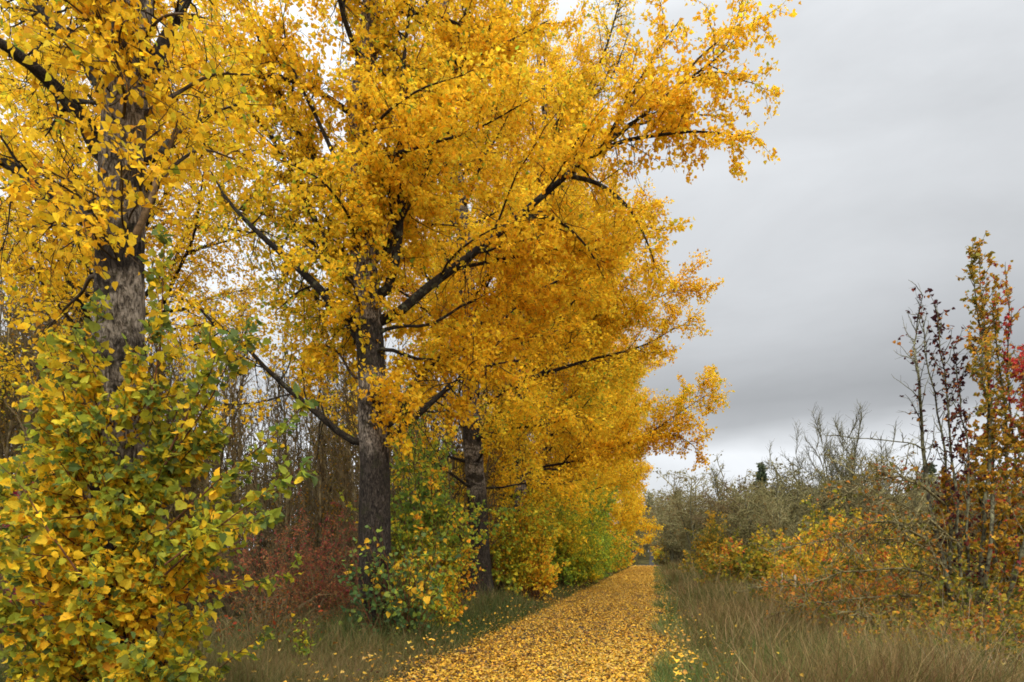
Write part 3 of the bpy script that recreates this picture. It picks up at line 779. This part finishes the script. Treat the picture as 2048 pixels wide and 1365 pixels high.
# mossy boughs arching left, nearly bare
boughs = [[(1890, 1010), (1830, 965), (1760, 950), (1690, 985), (1640, 1000)], [(1895, 1110), (1800, 1050), (1700, 1062), (1600, 1095), (1540, 1105)],
          [(1900, 1180), (1820, 1140), (1720, 1140), (1600, 1170), (1500, 1175)], [(1905, 1210), (1800, 1190), (1690, 1200), (1600, 1215), (1540, 1235)],
          [(1850, 905), (1800, 885), (1740, 876), (1650, 872)], [(1905, 1150), (1840, 1090), (1760, 1080), (1680, 1095)],
          [(1910, 1230), (1830, 1225), (1760, 1240), (1690, 1225)], [(1900, 1090), (1860, 1040), (1800, 1005), (1740, 1010)]]
for k, b in enumerate(boughs):
    dy = rng.uniform(-.6, .3)
    P = spline([at(a, v, YP + .4 * rng.normal() + dy * i) for i, (a, v) in enumerate(b)], 14)[None]
    P[:, 1:-1] += rng.normal(size=(1, 12, 3)) * .02
    L = plen(P)
    sb, _, _ = spawn(P, [int(L[0] * (14 if k != 4 else 3))], rng, .12, 1., 55, 15, (.25, .8) if k != 4 else (.1, .3), .4, 6, .05, .2, -.03)
    tw2, _, _ = spawn(sb, np.maximum(3, plen(sb) * 10), rng, .1, 1., 50, 15, (.06, .2), .2, 4, .0, .25, 0)
    V, Q = join(tubes(P, .026 if k != 4 else .015, .007, 8), tubes(sb, .011, .005, 5), tubes(tw2, .0065, .004, 4))
    build('bough', V, [Q], M_LICHENBARK if k == 4 else M_MOSS, pr, None, True)
    if k != 4:
        pa, aa, _, _ = leaves_on(tw2, rng.poisson(plen(tw2) * 5), rng, .2, .5, .03)
        sets.append((pa, aa, .06 * rng.lognormal(0, .2, len(pa)), LEAF_HEART, paint(pa, BRAMO, rng), rng))
foliage('crown', sets, M_BUSHLEAF, pr)

# ------------------------------------------------------------------ bare trees


def bare_tree(name, seed, h, w, r, nst, label, cat, group, m_bark, m_twig, loc, rz, sc, leaf=None, fat=.02, sub=1.6, twn=3.2, up=.1, lift=.0, low=.2, tuft=None):
    rng = np.random.default_rng(seed)
    root = empty(name, (0, 0, 0), label, cat, group)
    az = rng.uniform(0, 6.28) + np.arange(nst) * 2.4
    foot = np.stack([.25 * r * 4 * np.cos(az), .25 * r * 4 * np.sin(az), np.full(nst, -.1)], -1) * (nst > 1) + np.array([0, 0, -.1])
    tip = np.stack([np.cos(az) * w * .3 * (nst > 1), np.sin(az) * w * .3 * (nst > 1), h * rng.uniform(.8, 1., nst)], -1)
    d = unit(tip - foot)
    TP = march(foot, d, np.linalg.norm(tip - foot, axis=1), 12, rng, .06, .02)
    V, Q = tubes(TP, r * rng.uniform(.8, 1.1, nst), r * .12, 8)
    build('trunk', V, [Q], m_bark, root, None, True)
    tl = plen(TP)
    A, _, ta = spawn(TP, np.full(nst, max(4, int(22 / nst + 6))), rng, low, .98, 42, 12, np.full(nst, w * .62), .6, 9, up, .1, lift)
    al = plen(A)
    B, _, _ = spawn(A, np.maximum(3, al * sub), rng, .15, 1., 42, 12, np.clip(al * .4, .4, 2.5), .5, 6, up, .16, lift)
    bl = plen(B)
    C, _, _ = spawn(B, np.maximum(2, bl * twn), rng, .1, 1., 42, 14, (.3, 1.1), .3, 4, up, .18, lift)
    V, Q = join(tubes(A, r * .4, fat * .6, 5), tubes(B, fat, fat * .5, 4), tubes(C, fat * .55, fat * .3, 3))
    build('crown', V, [Q], m_twig, root, None, True)
    if leaf:
        stops, size, dens = leaf
        pa, aa, _, _ = leaves_on(C, rng.poisson(plen(C) * dens), rng, .2, .4, .03)
        foliage('foliage', [(pa, aa, size * rng.lognormal(0, .25, len(pa)), LEAF_KITE, paint(pa, stops, rng, .6, 1.), rng)], M_LEAF, root)
    root.location = tuple(float(c) for c in loc); root.rotation_euler = (0, 0, rz); root.scale = sc
    return root


LICH = ([((112, 104, 64), .4), ((142, 132, 86), .4), ((128, 102, 62), .2)], .16, 3.2)
LICHS = ([((110, 102, 62), .4), ((146, 136, 88), .35), ((84, 74, 44), .25)], .15, 4.)
LICHB = ([((96, 80, 48), .5), ((128, 106, 62), .5)], .14, 3.5)
rng = np.random.default_rng(123)
gz = lambda u, Y: (S(u, Y), Y, float(ground_z(S(u, Y), Y)))
# distinct trees of the lichen wood: (u, depth, top row, proto, label)
LT = [
    (1695, 66, 832, 'A', 'tall bare fan shaped tree towering over the lichen wood'),
    (1640, 74, 866, 'A', 'tall bare tree just left of the fan shaped tall one'),
    (1462, 95, 905, 'C', 'lone slim bare tree poking above the lichen wood against the sky'),
    (1395, 92, 930, 'B', 'broad pale lichen tree nearest the path at the left of the wood'),
    (1350, 118, 975, 'B', 'small grey lichen tree beside the far bend of the path'),
    (1590, 64, 925, 'D', 'pale olive lichen tree left of the tall bare trees'),
    (1520, 76, 950, 'D', 'rounded sage coloured lichen tree in front of the fir top'),
    (1760, 60, 900, 'B', 'grey lichen tree right of the tall fan shaped tree'),
    (1800, 66, 905, 'C', 'thin bare tree at the right of the lichen wood'),
    (1660, 62, 945, 'D', 'sage lichen tree standing under the tall fan shaped tree'),
    (1450, 84, 965, 'E', 'brownish lichen tree below the lone slim bare tree'),
    (1562, 58, 985, 'B', 'low pale lichen tree directly behind the yellow brambles'),
]
protos = {}
hh = {'A': 12., 'B': 10., 'C': 10., 'D': 9., 'E': 9.2}
GRP = 'bare lichen covered trees beyond the brambles'


def proto(kind, label, loc, rz, sc):
    if kind in protos: return copy_tree(protos[kind], loc, rz, sc, label, GRP)
    a = dict(A=dict(seed=201, h=12., w=8., r=.10, nst=6, fat=.02, sub=5., twn=6., up=.35, lift=.05, low=.25),
             B=dict(seed=202, h=9.6, w=8., r=.14, nst=4, fat=.026, sub=3.4, twn=4.6, up=.02, lift=-.04, low=.12, leaf=LICH),
             C=dict(seed=203, h=10., w=4.5, r=.13, nst=1, fat=.022, sub=2.6, twn=4., up=.25, lift=.03, low=.3),
             D=dict(seed=204, h=8.6, w=8., r=.12, nst=6, fat=.026, sub=3.6, twn=4.6, up=.0, lift=-.06, low=.08, leaf=LICHS),
             E=dict(seed=205, h=9., w=7., r=.12, nst=5, fat=.024, sub=3.4, twn=4.6, up=.05, lift=-.04, low=.1, leaf=LICHB))[kind]
    protos[kind] = bare_tree('lichen_tree', a.pop('seed'), a.pop('h'), a.pop('w'), a.pop('r'), a.pop('nst'), label, 'tree', GRP, M_LICHENBARK, {'B': M_LICHEN, 'D': M_LICHENB, 'E': M_WOODTWIG}.get(kind, M_LICHENBARK), loc, rz, sc, **a)
    return protos[kind]


for u, Y, v, kd, lab in LT:
    g = gz(u, Y); h = CAMH + (VH - v) / F * Y - g[2]
    k = h / hh[kd]
    proto(kd, lab, g, rng.uniform(0, 6.28), (k, k, k))
for i in range(46):
    u = 1335 + 900 * (i + rng.uniform(0, 1)) / 46
    Y = np.interp(u, [1335, 1500, 1850, 2200], [128, 88, 70, 60]) + rng.uniform(-8, 22)
    v = np.interp(u, [1335, 1400, 1600, 1850, 2200], [1000, 965, 955, 945, 930]) + rng.uniform(-10, 40)
    g = gz(u, Y); kd = 'BDEDBE'[i % 6]
    k = (CAMH + (VH - v) / F * Y - g[2]) / hh[kd]
    proto(kd, 'grey green lichen tree among many alike in the wood beyond the brambles', g, rng.uniform(0, 6.28), (k * 1.1, k * 1.1, k))
for i, (u, Y, v) in enumerate([(1345, 170, 1000), (1290, 210, 985), (1270, 190, 1010), (1305, 260, 1015), (1330, 235, 1000), (1250, 200, 1000), (1318, 290, 1010), (1280, 270, 1000), (1365, 150, 990)]):
    g = gz(u, Y); k = (CAMH + (VH - v) / F * Y - g[2]) / hh['D']
    proto('BE'[i % 2], 'far brown grey tree closing off the end of the path', g, rng.uniform(0, 6.28), (k * 1.2, k * 1.2, k))


for i, (u, Y, w_, h_, lab) in enumerate(((1240, 160, 8, 5., 'grey brown scrub at the far left bend of the path'), (1290, 246, 12, 7., 'brown scrub standing right behind the far crest of the path'), (1322, 252, 12, 8., 'olive scrub behind the crest where the path goes out of sight'), (1338, 150, 8, 4.5, 'dull olive scrub at the right of the far rise'), (1255, 250, 14, 9., 'tall brown scrub far behind the last poplar'))):
    shrub('brown_shrub', lab, 'shrub', S(u, Y), Y, w_, h_, 36, [((84, 78, 46), .5), ((110, 98, 56), .4), ((130, 100, 50), .1)], .5, LEAF_KITE, 500 + i, .35, sub=1.2, twig=1.6, m_stem=M_WOODTWIG, thick=.05, br=1.)


def conifer(label, u, Y, v, seed, w=.32):
    rng = np.random.default_rng(seed)
    g = gz(u, Y); h = CAMH + (VH - v) / F * Y - g[2]
    root = empty('fir_tree', g, label, 'tree', 'dark firs behind the bare trees')
    T = np.array([[g[0], g[1], g[2] + h * q] for q in np.linspace(0, 1, 10)])
    V, Q = tubes(T[None], h * .016, .02, 7); build('trunk', V, [Q], M_WOODBARK, root, None, True)
    n = 260; t = np.sqrt(rng.random(n)) * .0 + rng.uniform(.2, .99, n)
    az = rng.uniform(0, 6.28, n)
    p = np.array(g)[None] + np.stack([0 * t, 0 * t, h * t], -1)
    d = np.stack([np.cos(az), np.sin(az), .05 + 0 * az], -1)
    A = march(p, d, h * w * (1.03 - t) * rng.uniform(.7, 1.1, n) + .15, 6, rng, .06, -.06)
    B, _, _ = spawn(A, np.maximum(3, plen(A) * 4), rng, .1, 1., 50, 10, (.3, .8), .4, 4, -.1, .1, -.05)
    pa, aa, _, _ = leaves_on(B, 14, rng, .1, .25, .02)
    foliage('crown', [(pa, aa, .2 * rng.lognormal(0, .2, len(pa)), LEAF_KITE, paint(pa, [((60, 70, 48), .6), ((84, 94, 62), .4)], rng), rng)], M_CONIFER, root)


conifer('dark fir top rising behind the sage lichen trees', 1522, 100, 924, 301, .2)
conifer('dark green fir behind the wild pear at the right', 1858, 85, 925, 302, .36)
conifer('small dark fir at the far bend of the path', 1300, 230, 985, 303, .3)
conifer('low dark fir near the far end of the yellow row', 1352, 190, 985, 304, .3)

# saplings of the wood behind the poplars
SAPG = 'thin saplings in the wood behind the poplars'
WL = ([((84, 78, 34), .4), ((120, 98, 36), .4), ((160, 116, 38), .2)], .06, 6.)
WLb = ([((84, 78, 34), .5), ((120, 98, 36), .4), ((130, 70, 40), .1)], .055, 1.6)
sp = []
for s in range(4):
    dense = s % 2
    sp.append(bare_tree('sapling_tree', 400 + s, 8.5 + s * .5, 2.6, .05 + .012 * s, 1 + (s == 3), 'thin bare sapling among many alike in the wood behind the poplars', 'tree', SAPG, M_WOODBARK, M_WOODTWIG, (0, 0, 0), 0, (1, 1, 1),
                        WL if dense else WLb, fat=.012, sub=2.4, twn=4., up=.3, lift=.03, low=.12))
used = set()
k = 0
for i in range(190):
    Y = 15 + 25 * rng.random() ** .8
    u = rng.uniform(-160, 1000) if i < 130 else rng.uniform(-160, 240)
    if S(u, Y) > -4.2 + .2 * Y - 1.2: continue
    if Y < 18 and u > 380: continue
    v = rng.uniform(430, 720) if u < 250 else (rng.uniform(560, 760) if u < 480 else rng.uniform(600, 800))
    g = gz(u, Y); j = int(rng.integers(0, 4))
    if u < 230 and rng.random() < .7: j = 1 + 2 * (j % 2)
    h = CAMH + (VH - v) / F * Y; kk = h / (8.5 + j * .5)
    kw = max(.75, min(1.2, kk))
    lab = 'leafy thin sapling in the brown wood left of the nearest trunk' if u < 230 else 'thin bare sapling among many alike in the wood behind the poplars'
    rz = rng.uniform(0, 6.28)
    if j not in used:
        used.add(j); o = sp[j]; o.location = g; o.rotation_euler = (0, 0, rz); o.scale = (kw, kw, kk); o['label'] = lab
    else:
        copy_tree(sp[j], g, rz, (kw, kw, kk), lab, SAPG)

# the wood further back, one brown mass
rng = np.random.default_rng(77)
n = 900
Y = rng.uniform(34, 75, n); X = rng.uniform(-1, 1, n) * 0 + (-6 + .2 * Y) - 45 * rng.random(n) ** 1.2
h = rng.uniform(6.5, 11.5, n)
foot = np.stack([X, Y, ground_z(X, Y) - .1], -1)
T = march(foot, unit(np.stack([rng.normal(size=n) * .06, rng.normal(size=n) * .06, np.ones(n)], -1)), h, 7, rng, .03, 0)
A, _, _ = spawn(T, 11, rng, .1, 1., 38, 10, (.9, 2.4), .5, 5, .3, .12, .02)
B, _, _ = spawn(A, 7, rng, .1, 1., 42, 12, (.4, 1.1), .3, 3, .1, .15, 0)
V, Q = join(tubes(T, .06, .02, 5), tubes(A, .02, .01, 3), tubes(B, .012, .006, 3))
pa, aa, _, _ = leaves_on(B, rng.poisson(1.3, len(B)), rng, .2)
LV, LF = leafset(pa, aa, .13 * rng.lognormal(0, .2, len(pa)), LEAF_KITE, rng)
colL = np.repeat(paint(pa, [((84, 80, 42), .5), ((112, 96, 46), .35), ((140, 104, 44), .15)], rng, .3, 1.3), 4, axis=0)
o = build('far_woods', np.concatenate([V, LV]), [Q, LF[0] + len(V)], M_GRASS, None, np.concatenate([np.tile(lin((100, 86, 62)), (len(V), 1)), colL]))
tag(o, 'brown mass of distant bare trees deep in the wood at the left', 'woods', kind='stuff')
# undergrowth on the floor of the wood
n = 9000
Y = 9 + 45 * rng.random(n); X = (-5.6 + .2 * Y) - 30 * rng.random(n) ** 1.4
keep = (Y > 16) | (X < -9)
X, Y = X[keep], Y[keep]; n = len(X)
foot = np.stack([X, Y, ground_z(X, Y)], -1)
d = rng.normal(size=(n, 3)) * .5; d[:, 2] = 1
A = march(foot, unit(d), rng.uniform(.6, 2.0, n), 6, rng, .12, -.06)
B, _, _ = spawn(A, 4, rng, .2, 1., 45, 12, (.2, .6), .3, 4, 0, .2, -.03)
V, Q = join(tubes(A, .009, .004, 3), tubes(B, .005, .002, 3))
pa, aa, _, _ = leaves_on(B, rng.poisson(1.6, len(B)), rng, .2)
LV, LF = leafset(pa, aa, .06 * rng.lognormal(0, .2, len(pa)), LEAF_KITE, rng)
colL = np.repeat(paint(pa, [((60, 66, 30), .3), ((96, 80, 36), .4), ((118, 60, 38), .2), ((100, 36, 42), .1)], rng, .5, 1.3), 4, axis=0)
colS = np.tile(lin((70, 56, 40)), (len(V), 1))
o = build('undergrowth', np.concatenate([V, LV]), [Q, LF[0] + len(V)], M_GRASS, None, np.concatenate([colS, colL]))
tag(o, 'tangled brown undergrowth on the floor of the wood', 'undergrowth', kind='stuff')

# ------------------------------------------------------------------ grass and fallen leaves


def grass(name, label, X, Y, h, stops, seed, wid=.004, lean=.5, f=.8):
    rng = np.random.default_rng(seed)
    n = len(X)
    foot = np.stack([X, Y, ground_z(X, Y) - .02], -1)
    d = rng.normal(size=(n, 3)) * lean * .6; d[:, 2] = 1
    hh_ = h * rng.lognormal(0, .32, n) * (1 + .35 * lump(foot * [1, 1, 0], 1.1, rng)).clip(.45, 1.7)
    P = march(foot, unit(d), hh_, 5, rng, .2, -.16 * lean)
    dist = np.hypot(X, Y)
    w = wid * np.maximum(1, dist / 9)[:, None] * np.array([1, .95, .8, .5, .08])[None, :]
    side = unit(np.cross(rng.normal(size=(n, 3)) * [1, 1, .1], [0, 0, 1.]))[:, None, :]
    V = np.stack([P - side * w[..., None], P + side * w[..., None]], 2).reshape(-1, 3)
    b = (np.arange(n) * 10)[:, None, None]; k = (np.arange(4) * 2)[None, :, None]
    Q = (b + k + np.array([0, 1, 3, 2])[None, None, :]).reshape(-1, 4)
    col = np.repeat(paint(foot, stops, rng, f, 1.), 10, axis=0)
    o = build(name, V, [Q], M_GRASS, None, col)
    return tag(o, label, 'grass', kind='stuff')


def scatter(n, y0, y1, p, rng):
    """depths thinning out with distance"""
    t = rng.random(n)
    return (y0 ** (1 - p) + t * (y1 ** (1 - p) - y0 ** (1 - p))) ** (1 / (1 - p))


DRY = [((72, 80, 36), .24), ((98, 93, 44), .27), ((122, 102, 60), .28), ((156, 132, 86), .1), ((106, 78, 48), .11)]
VERGE = [((76, 96, 44), .34), ((100, 112, 52), .3), ((122, 118, 64), .22), ((150, 130, 84), .14)]
LEFTVERGE = [((66, 82, 36), .34), ((96, 94, 46), .34), ((120, 102, 62), .32)]  # olive and straw colours of the left verge grass
rng = np.random.default_rng(31)
n = 140000
Y = scatter(n, 6.5, 75, 1.4, rng)
off = rng.gamma(2.3, .95, n)
off = np.where(rng.random(n) < .12, 3 + 6 * rng.random(n), off)
X = path_x(Y) + PATHW + .25 + off
hgt = np.interp(off, [0, .6, 2, 4, 12], [.2, .4, .55, .42, .4])
grass('tall_grass', 'tall tawny dry grass between the path and the brambles', X, Y, hgt, DRY, 32, .0032, .75)
n = 30000
Y = scatter(n, 6.5, 95, 1.3, rng); X = path_x(Y) + PATHW - .1 + .16 * np.sin(Y * 1.3 + 2 * np.sin(Y * .37)) + rng.gamma(1.6, .28, n)
grass('verge_grass', 'short green grass along the right edge of the path', X, Y, np.full(n, .17), VERGE, 33, .0035, .9)
n = 80000
Y = scatter(n, 6.0, 95, 1.5, rng)
X = path_x(Y) - PATHW + .1 - rng.gamma(1.9, .85, n)
off = path_x(Y) - PATHW - X
grass('verge_grass', 'dull green and straw grass under the poplars left of the path', X, Y, np.interp(off, [0, .5, 1.6, 4], [.14, .24, .42, .5]), LEFTVERGE, 34, .0034, .8)
n = 26000
Y = rng.uniform(14, 60, n); X = path_x(Y) + PATHW + 5 + 30 * rng.random(n)
grass('meadow_grass', 'rough olive meadow grass behind the brambles', X, Y, np.full(n, .45), [((84, 86, 38), .4), ((120, 108, 50), .4), ((150, 128, 70), .2)], 35, .005, .8)
n = 260
Y = scatter(n, 7., 12, 1.2, rng); X = rng.uniform(.62, .80, n) * Y
grass('dry_stalks', 'long pale dry stalks at the lower right', X, Y, np.full(n, .85), [((150, 134, 104), .6), ((172, 156, 126), .4)], 36, .0028, .7)


n = 2600
Y = scatter(n, 6.6, 40, 1.4, rng); X = path_x(Y) + PATHW + .5 + rng.gamma(2., 1.3, n)
grass('dry_stalks', 'taller pale seed stalks standing out of the tawny grass', X, Y, np.full(n, .8), [((146, 122, 80), .5), ((166, 142, 98), .25), ((112, 82, 54), .25)], 37, .0026, .7)
n = 5200
Y = scatter(n, 6.6, 30, 1.3, rng); X = path_x(Y) + PATHW + .2 + rng.gamma(1.7, 1.7, n)
keep = lump(np.stack([X, Y, 0 * X], -1), 1.6, rng) > .25
X, Y = X[keep], Y[keep]
grass('green_tufts', 'fresh green grass tufts among the tawny grass', X, Y, np.full(len(X), .42), [((62, 84, 36), .5), ((88, 108, 46), .5)], 38, .005, 1.)


def litter(name, label, X, Y, stops, seed, size, tilt, lift=.02, z=None):
    rng = np.random.default_rng(seed)
    n = len(X)
    pos = np.stack([X, Y, (ground_z(X, Y) if z is None else z) + lift + rng.random(n) * .02], -1)
    a = rng.uniform(0, 6.28, n)
    ax = np.stack([np.cos(a), np.sin(a), rng.normal(size=n) * tilt], -1)
    nr = rng.normal(size=(n, 3)) * tilt * 1.2; nr[:, 2] = 1
    V, F_ = leafset(pos - ax * .04, ax, size * rng.lognormal(0, .25, n), LEAF_HEART, rng, nr)
    V[:, 2] = np.maximum(V[:, 2], np.repeat(pos[:, 2] - .018, len(LEAF_HEART[0])))
    col = np.repeat(paint(pos, stops, rng, 1.2, .3, jit=.18), len(LEAF_HEART[0]), axis=0)
    o = build(name, V, F_, M_DRYLEAF, None, col)
    return tag(o, label, 'leaves', kind='stuff')


FALL = [((184, 150, 74), .12), ((198, 154, 50), .32), ((194, 142, 38), .3), ((158, 112, 46), .15), ((88, 64, 40), .11)]
rng = np.random.default_rng(51)
n = 150000
Y = scatter(n, 6.0, 112, .85, rng)
xl = rng.uniform(-1, 1, n)                             # thinner where feet and wheels pass, drifts between
Y = Y[rng.random(n) < .78 + .3 * lump(np.stack([xl * 1.7, Y * .35, 0 * Y], -1), 2.2, rng)]; n = len(Y)
Y = Y[rng.random(n) < 1 - smooth(Y, 84, 112)]; n = len(Y); X = path_x(Y) + rng.uniform(-1, 1, n) * (PATHW + .16 * np.sin(Y * 1.7 + np.sin(Y * .6) * 2) * np.sin(Y * .43) + .02 + .2 * rng.normal(size=n) + .5 * (rng.random(n) < .1) * rng.random(n))
litter('fallen_leaves', 'carpet of golden fallen leaves covering the path', X, Y, FALL, 52, .039 * np.maximum(1, Y / 28), .24, .03)
n = 2800
Y = scatter(n, 6.0, 80, .9, rng)
sd = rng.random(n) < .6
X = np.where(sd, path_x(Y) + PATHW + np.where(rng.random(n) < .6, rng.exponential(.22, n), rng.gamma(1.3, 1.6, n)), path_x(Y) - PATHW - np.where(rng.random(n) < .6, rng.exponential(.3, n), rng.gamma(1.3, .7, n)))
litter('verge_leaves', 'scattered yellow leaves caught in the grass beside the path', X, Y, FALL, 53, .044, .5, .1, ground_z(X, Y) + rng.random(n) ** 2 * .3)

# twigs lying on the leaves
rng = np.random.default_rng(61)
TW = [(1165, 1245, .5, 'long black twig among the leaves near the left edge of the path'), (1262, 1180, .3, 'small dark twig standing up in the middle of the leafy path'),
      (1150, 1207, .6, 'thin dark twig at the left grass edge of the path'), (1283, 1203, .3, 'short dark twig right of the path centre'), (1100, 1240, .45, 'crooked dark twig by the left path edge, nearest to the camera')]
for u, v, L, lab in TW:
    Y = F * CAMH / (v - VH); x = S(u, Y)
    root = empty('fallen_twig', (x, Y, .05), lab, 'twig', 'twigs fallen on the path')
    P = march(np.array([[x - L / 2, Y, .06]]), np.array([[1, rng.normal() * .4, .06]]), np.array([L]), 8, rng, .2, 0)
    P[:, :, 2] = np.maximum(P[:, :, 2], .055)
    B, _, _ = spawn(P, [4], rng, .2, .9, 45, 10, (.08, .22), .2, 5, .25, .15, 0)
    V, Q = tubes(P, .011, .004, 6); build('stem', V, [Q], M_TWIG, root, None, True)
    for b in B:
        V, Q = tubes(b[None], .006, .003, 5); build('side_twig', V, [Q], M_TWIG, root, None, True)
# three pale stakes at the edge of the brambles
k = NT('weathered_wood'); co = k.n('ShaderNodeTexCoord').outputs['Object']
c = k.ramp(k.noise(k.scaled(co, (30, 30, 3)), 4, 5), [(.35, (150, 138, 112)), (.65, (196, 186, 162))])
p = k.n('ShaderNodeBsdfPrincipled'); p.inputs['Roughness'].default_value = .9
k.l(c, p.inputs['Base Color']); k.l(p.outputs[0], k.out.inputs[0])
for u, v, h, lab in ((1562, 1146, .95, 'pale wooden stake at the bramble edge, leftmost of the three'), (1589, 1150, 1.2, 'tallest pale wooden stake, middle of the three at the bramble edge'), (1616, 1158, .85, 'short pale wooden stake at the bramble edge, rightmost of the three')):
    Y = 20.3; x = S(u, Y); s_ = .035
    zt = CAMH + (VH - v) / F * Y
    P = np.array([[x, Y, -.1], [x + .01, Y, zt * .5], [x + .02, Y + .01, zt - .06], [x + .02, Y + .01, zt]])
    V, Q = tubes(P[None], s_, s_, 4)
    V[-4:] = P[-1] + (V[-4:] - P[-1]) * .55
    o = build('stake', V, [Q, np.array([[len(V) - 4, len(V) - 3, len(V) - 2, len(V) - 1]])], k.m)
    tag(o, lab, 'stake', 'pale stakes at the bramble edge')

# ------------------------------------------------------------------ sky, sun, camera

w = bpy.data.worlds.new('World'); scene.world = w; w.use_nodes = True
nt = w.node_tree; nt.nodes.clear()
N = lambda k: nt.nodes.new(k)
out = N('ShaderNodeOutputWorld'); bg = N('ShaderNodeBackground'); bg.inputs['Strength'].default_value = .1
sky = N('ShaderNodeTexSky'); sky.sky_type = 'NISHITA'; sky.sun_disc = False
SUN_EL, SUN_AZ = 38, 150            # azimuth clockwise from +Y
sky.sun_elevation = R(SUN_EL); sky.sun_rotation = R(SUN_AZ)
tc = N('ShaderNodeTexCoord'); sep = N('ShaderNodeSeparateXYZ'); nt.links.new(tc.outputs['Generated'], sep.inputs[0])
mp = N('ShaderNodeMapping'); mp.inputs['Scale'].default_value = (1.6, 1.6, 5.5); nt.links.new(tc.outputs['Generated'], mp.inputs[0])
nz = N('ShaderNodeTexNoise'); nz.inputs['Scale'].default_value = 1.3; nz.inputs['Detail'].default_value = 5; nz.inputs['Roughness'].default_value = .5
nt.links.new(mp.outputs[0], nz.inputs['Vector'])


def M(op, a, b):
    x = N('ShaderNodeMath'); x.operation = op
    for s, v in zip(x.inputs, (a, b)):
        if hasattr(v, 'is_linked'): nt.links.new(v, s)
        else: s.default_value = v
    return x.outputs[0]


e1 = M('ADD', sep.outputs['Z'], M('MULTIPLY', M('SUBTRACT', nz.outputs['Fac'], .5), .085))
cr = N('ShaderNodeValToRGB'); nt.links.new(e1, cr.inputs['Fac'])
SKYK = 1.19
SK = [(.0, .62), (.10, .68), (.140, .74), (.160, .58), (.180, .40), (.205, .35), (.25, .42), (.33, .52), (.46, .60), (.62, .66), (.74, 1.2), (.86, 2.0), (1., 2.5)]
while len(cr.color_ramp.elements) < len(SK): cr.color_ramp.elements.new(.5)
for e_, (p_, v_) in zip(cr.color_ramp.elements, SK):
    e_.position = p_; e_.color = (v_ * .965 * SKYK, v_ * .995 * SKYK, v_ * 1.03 * SKYK, 1)
# thinner cloud to the left lets more light through
mr = N('ShaderNodeMapRange'); mr.inputs['From Min'].default_value = .15; mr.inputs['From Max'].default_value = -.35
mr.inputs['To Min'].default_value = 10.; mr.inputs['To Max'].default_value = 15.
nt.links.new(sep.outputs['X'], mr.inputs['Value'])
vm = N('ShaderNodeVectorMath'); vm.operation = 'SCALE'; nt.links.new(cr.outputs['Color'], vm.inputs[0]); nt.links.new(mr.outputs[0], vm.inputs['Scale'])
mp2 = N('ShaderNodeMapping'); mp2.inputs['Scale'].default_value = (3., 3., 8.); nt.links.new(tc.outputs['Generated'], mp2.inputs[0])
nz2 = N('ShaderNodeTexNoise'); nz2.inputs['Scale'].default_value = .75; nz2.inputs['Detail'].default_value = 7; nz2.inputs['Roughness'].default_value = .55; nz2.inputs['Distortion'].default_value = .6
nt.links.new(mp2.outputs[0], nz2.inputs['Vector'])
mot = M('ADD', M('MULTIPLY', M('SUBTRACT', nz2.outputs['Fac'], .5), .55), 1.)      # mottled cloud
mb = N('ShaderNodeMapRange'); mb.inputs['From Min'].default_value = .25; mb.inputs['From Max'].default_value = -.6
mb.inputs['To Min'].default_value = 1.; mb.inputs['To Max'].default_value = 2.2      # unseen cloud behind the camera, on the sun's side, brightened for front light
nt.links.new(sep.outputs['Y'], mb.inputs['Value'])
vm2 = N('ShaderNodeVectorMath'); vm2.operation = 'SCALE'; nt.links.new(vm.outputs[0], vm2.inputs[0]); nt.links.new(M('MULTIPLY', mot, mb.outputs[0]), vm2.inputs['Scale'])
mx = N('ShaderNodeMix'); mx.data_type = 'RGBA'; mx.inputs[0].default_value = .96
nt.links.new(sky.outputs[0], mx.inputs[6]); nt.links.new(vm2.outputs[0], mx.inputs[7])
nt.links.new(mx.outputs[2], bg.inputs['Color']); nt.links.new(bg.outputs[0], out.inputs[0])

sl_ = bpy.data.lights.new('sun', 'SUN'); sl_.energy = 1.5; sl_.angle = R(35); sl_.color = (1., .96, .9)
so = bpy.data.objects.new('sun', sl_); COL.objects.link(so)
so.rotation_euler = (R(90 - SUN_EL), 0, R(180 - SUN_AZ))

cam = bpy.data.cameras.new('camera'); cam.lens = 24; cam.sensor_width = 36
cam.shift_y = (VH - 682.5) / 2048
cam.clip_start = .1; cam.clip_end = 4000
co_ = bpy.data.objects.new('camera', cam); COL.objects.link(co_)
co_.location = (0, 0, CAMH); co_.rotation_euler = (R(90), 0, 0)
scene.camera = co_
cy = scene.cycles
cy.filter_width = 1.75
cy.max_bounces = 7; cy.diffuse_bounces = 6; cy.glossy_bounces = 1; cy.transmission_bounces = 6; cy.transparent_max_bounces = 4
vs = scene.view_settings
vs.view_transform = 'Standard'; vs.look = 'None'; vs.exposure = .12; vs.gamma = 1
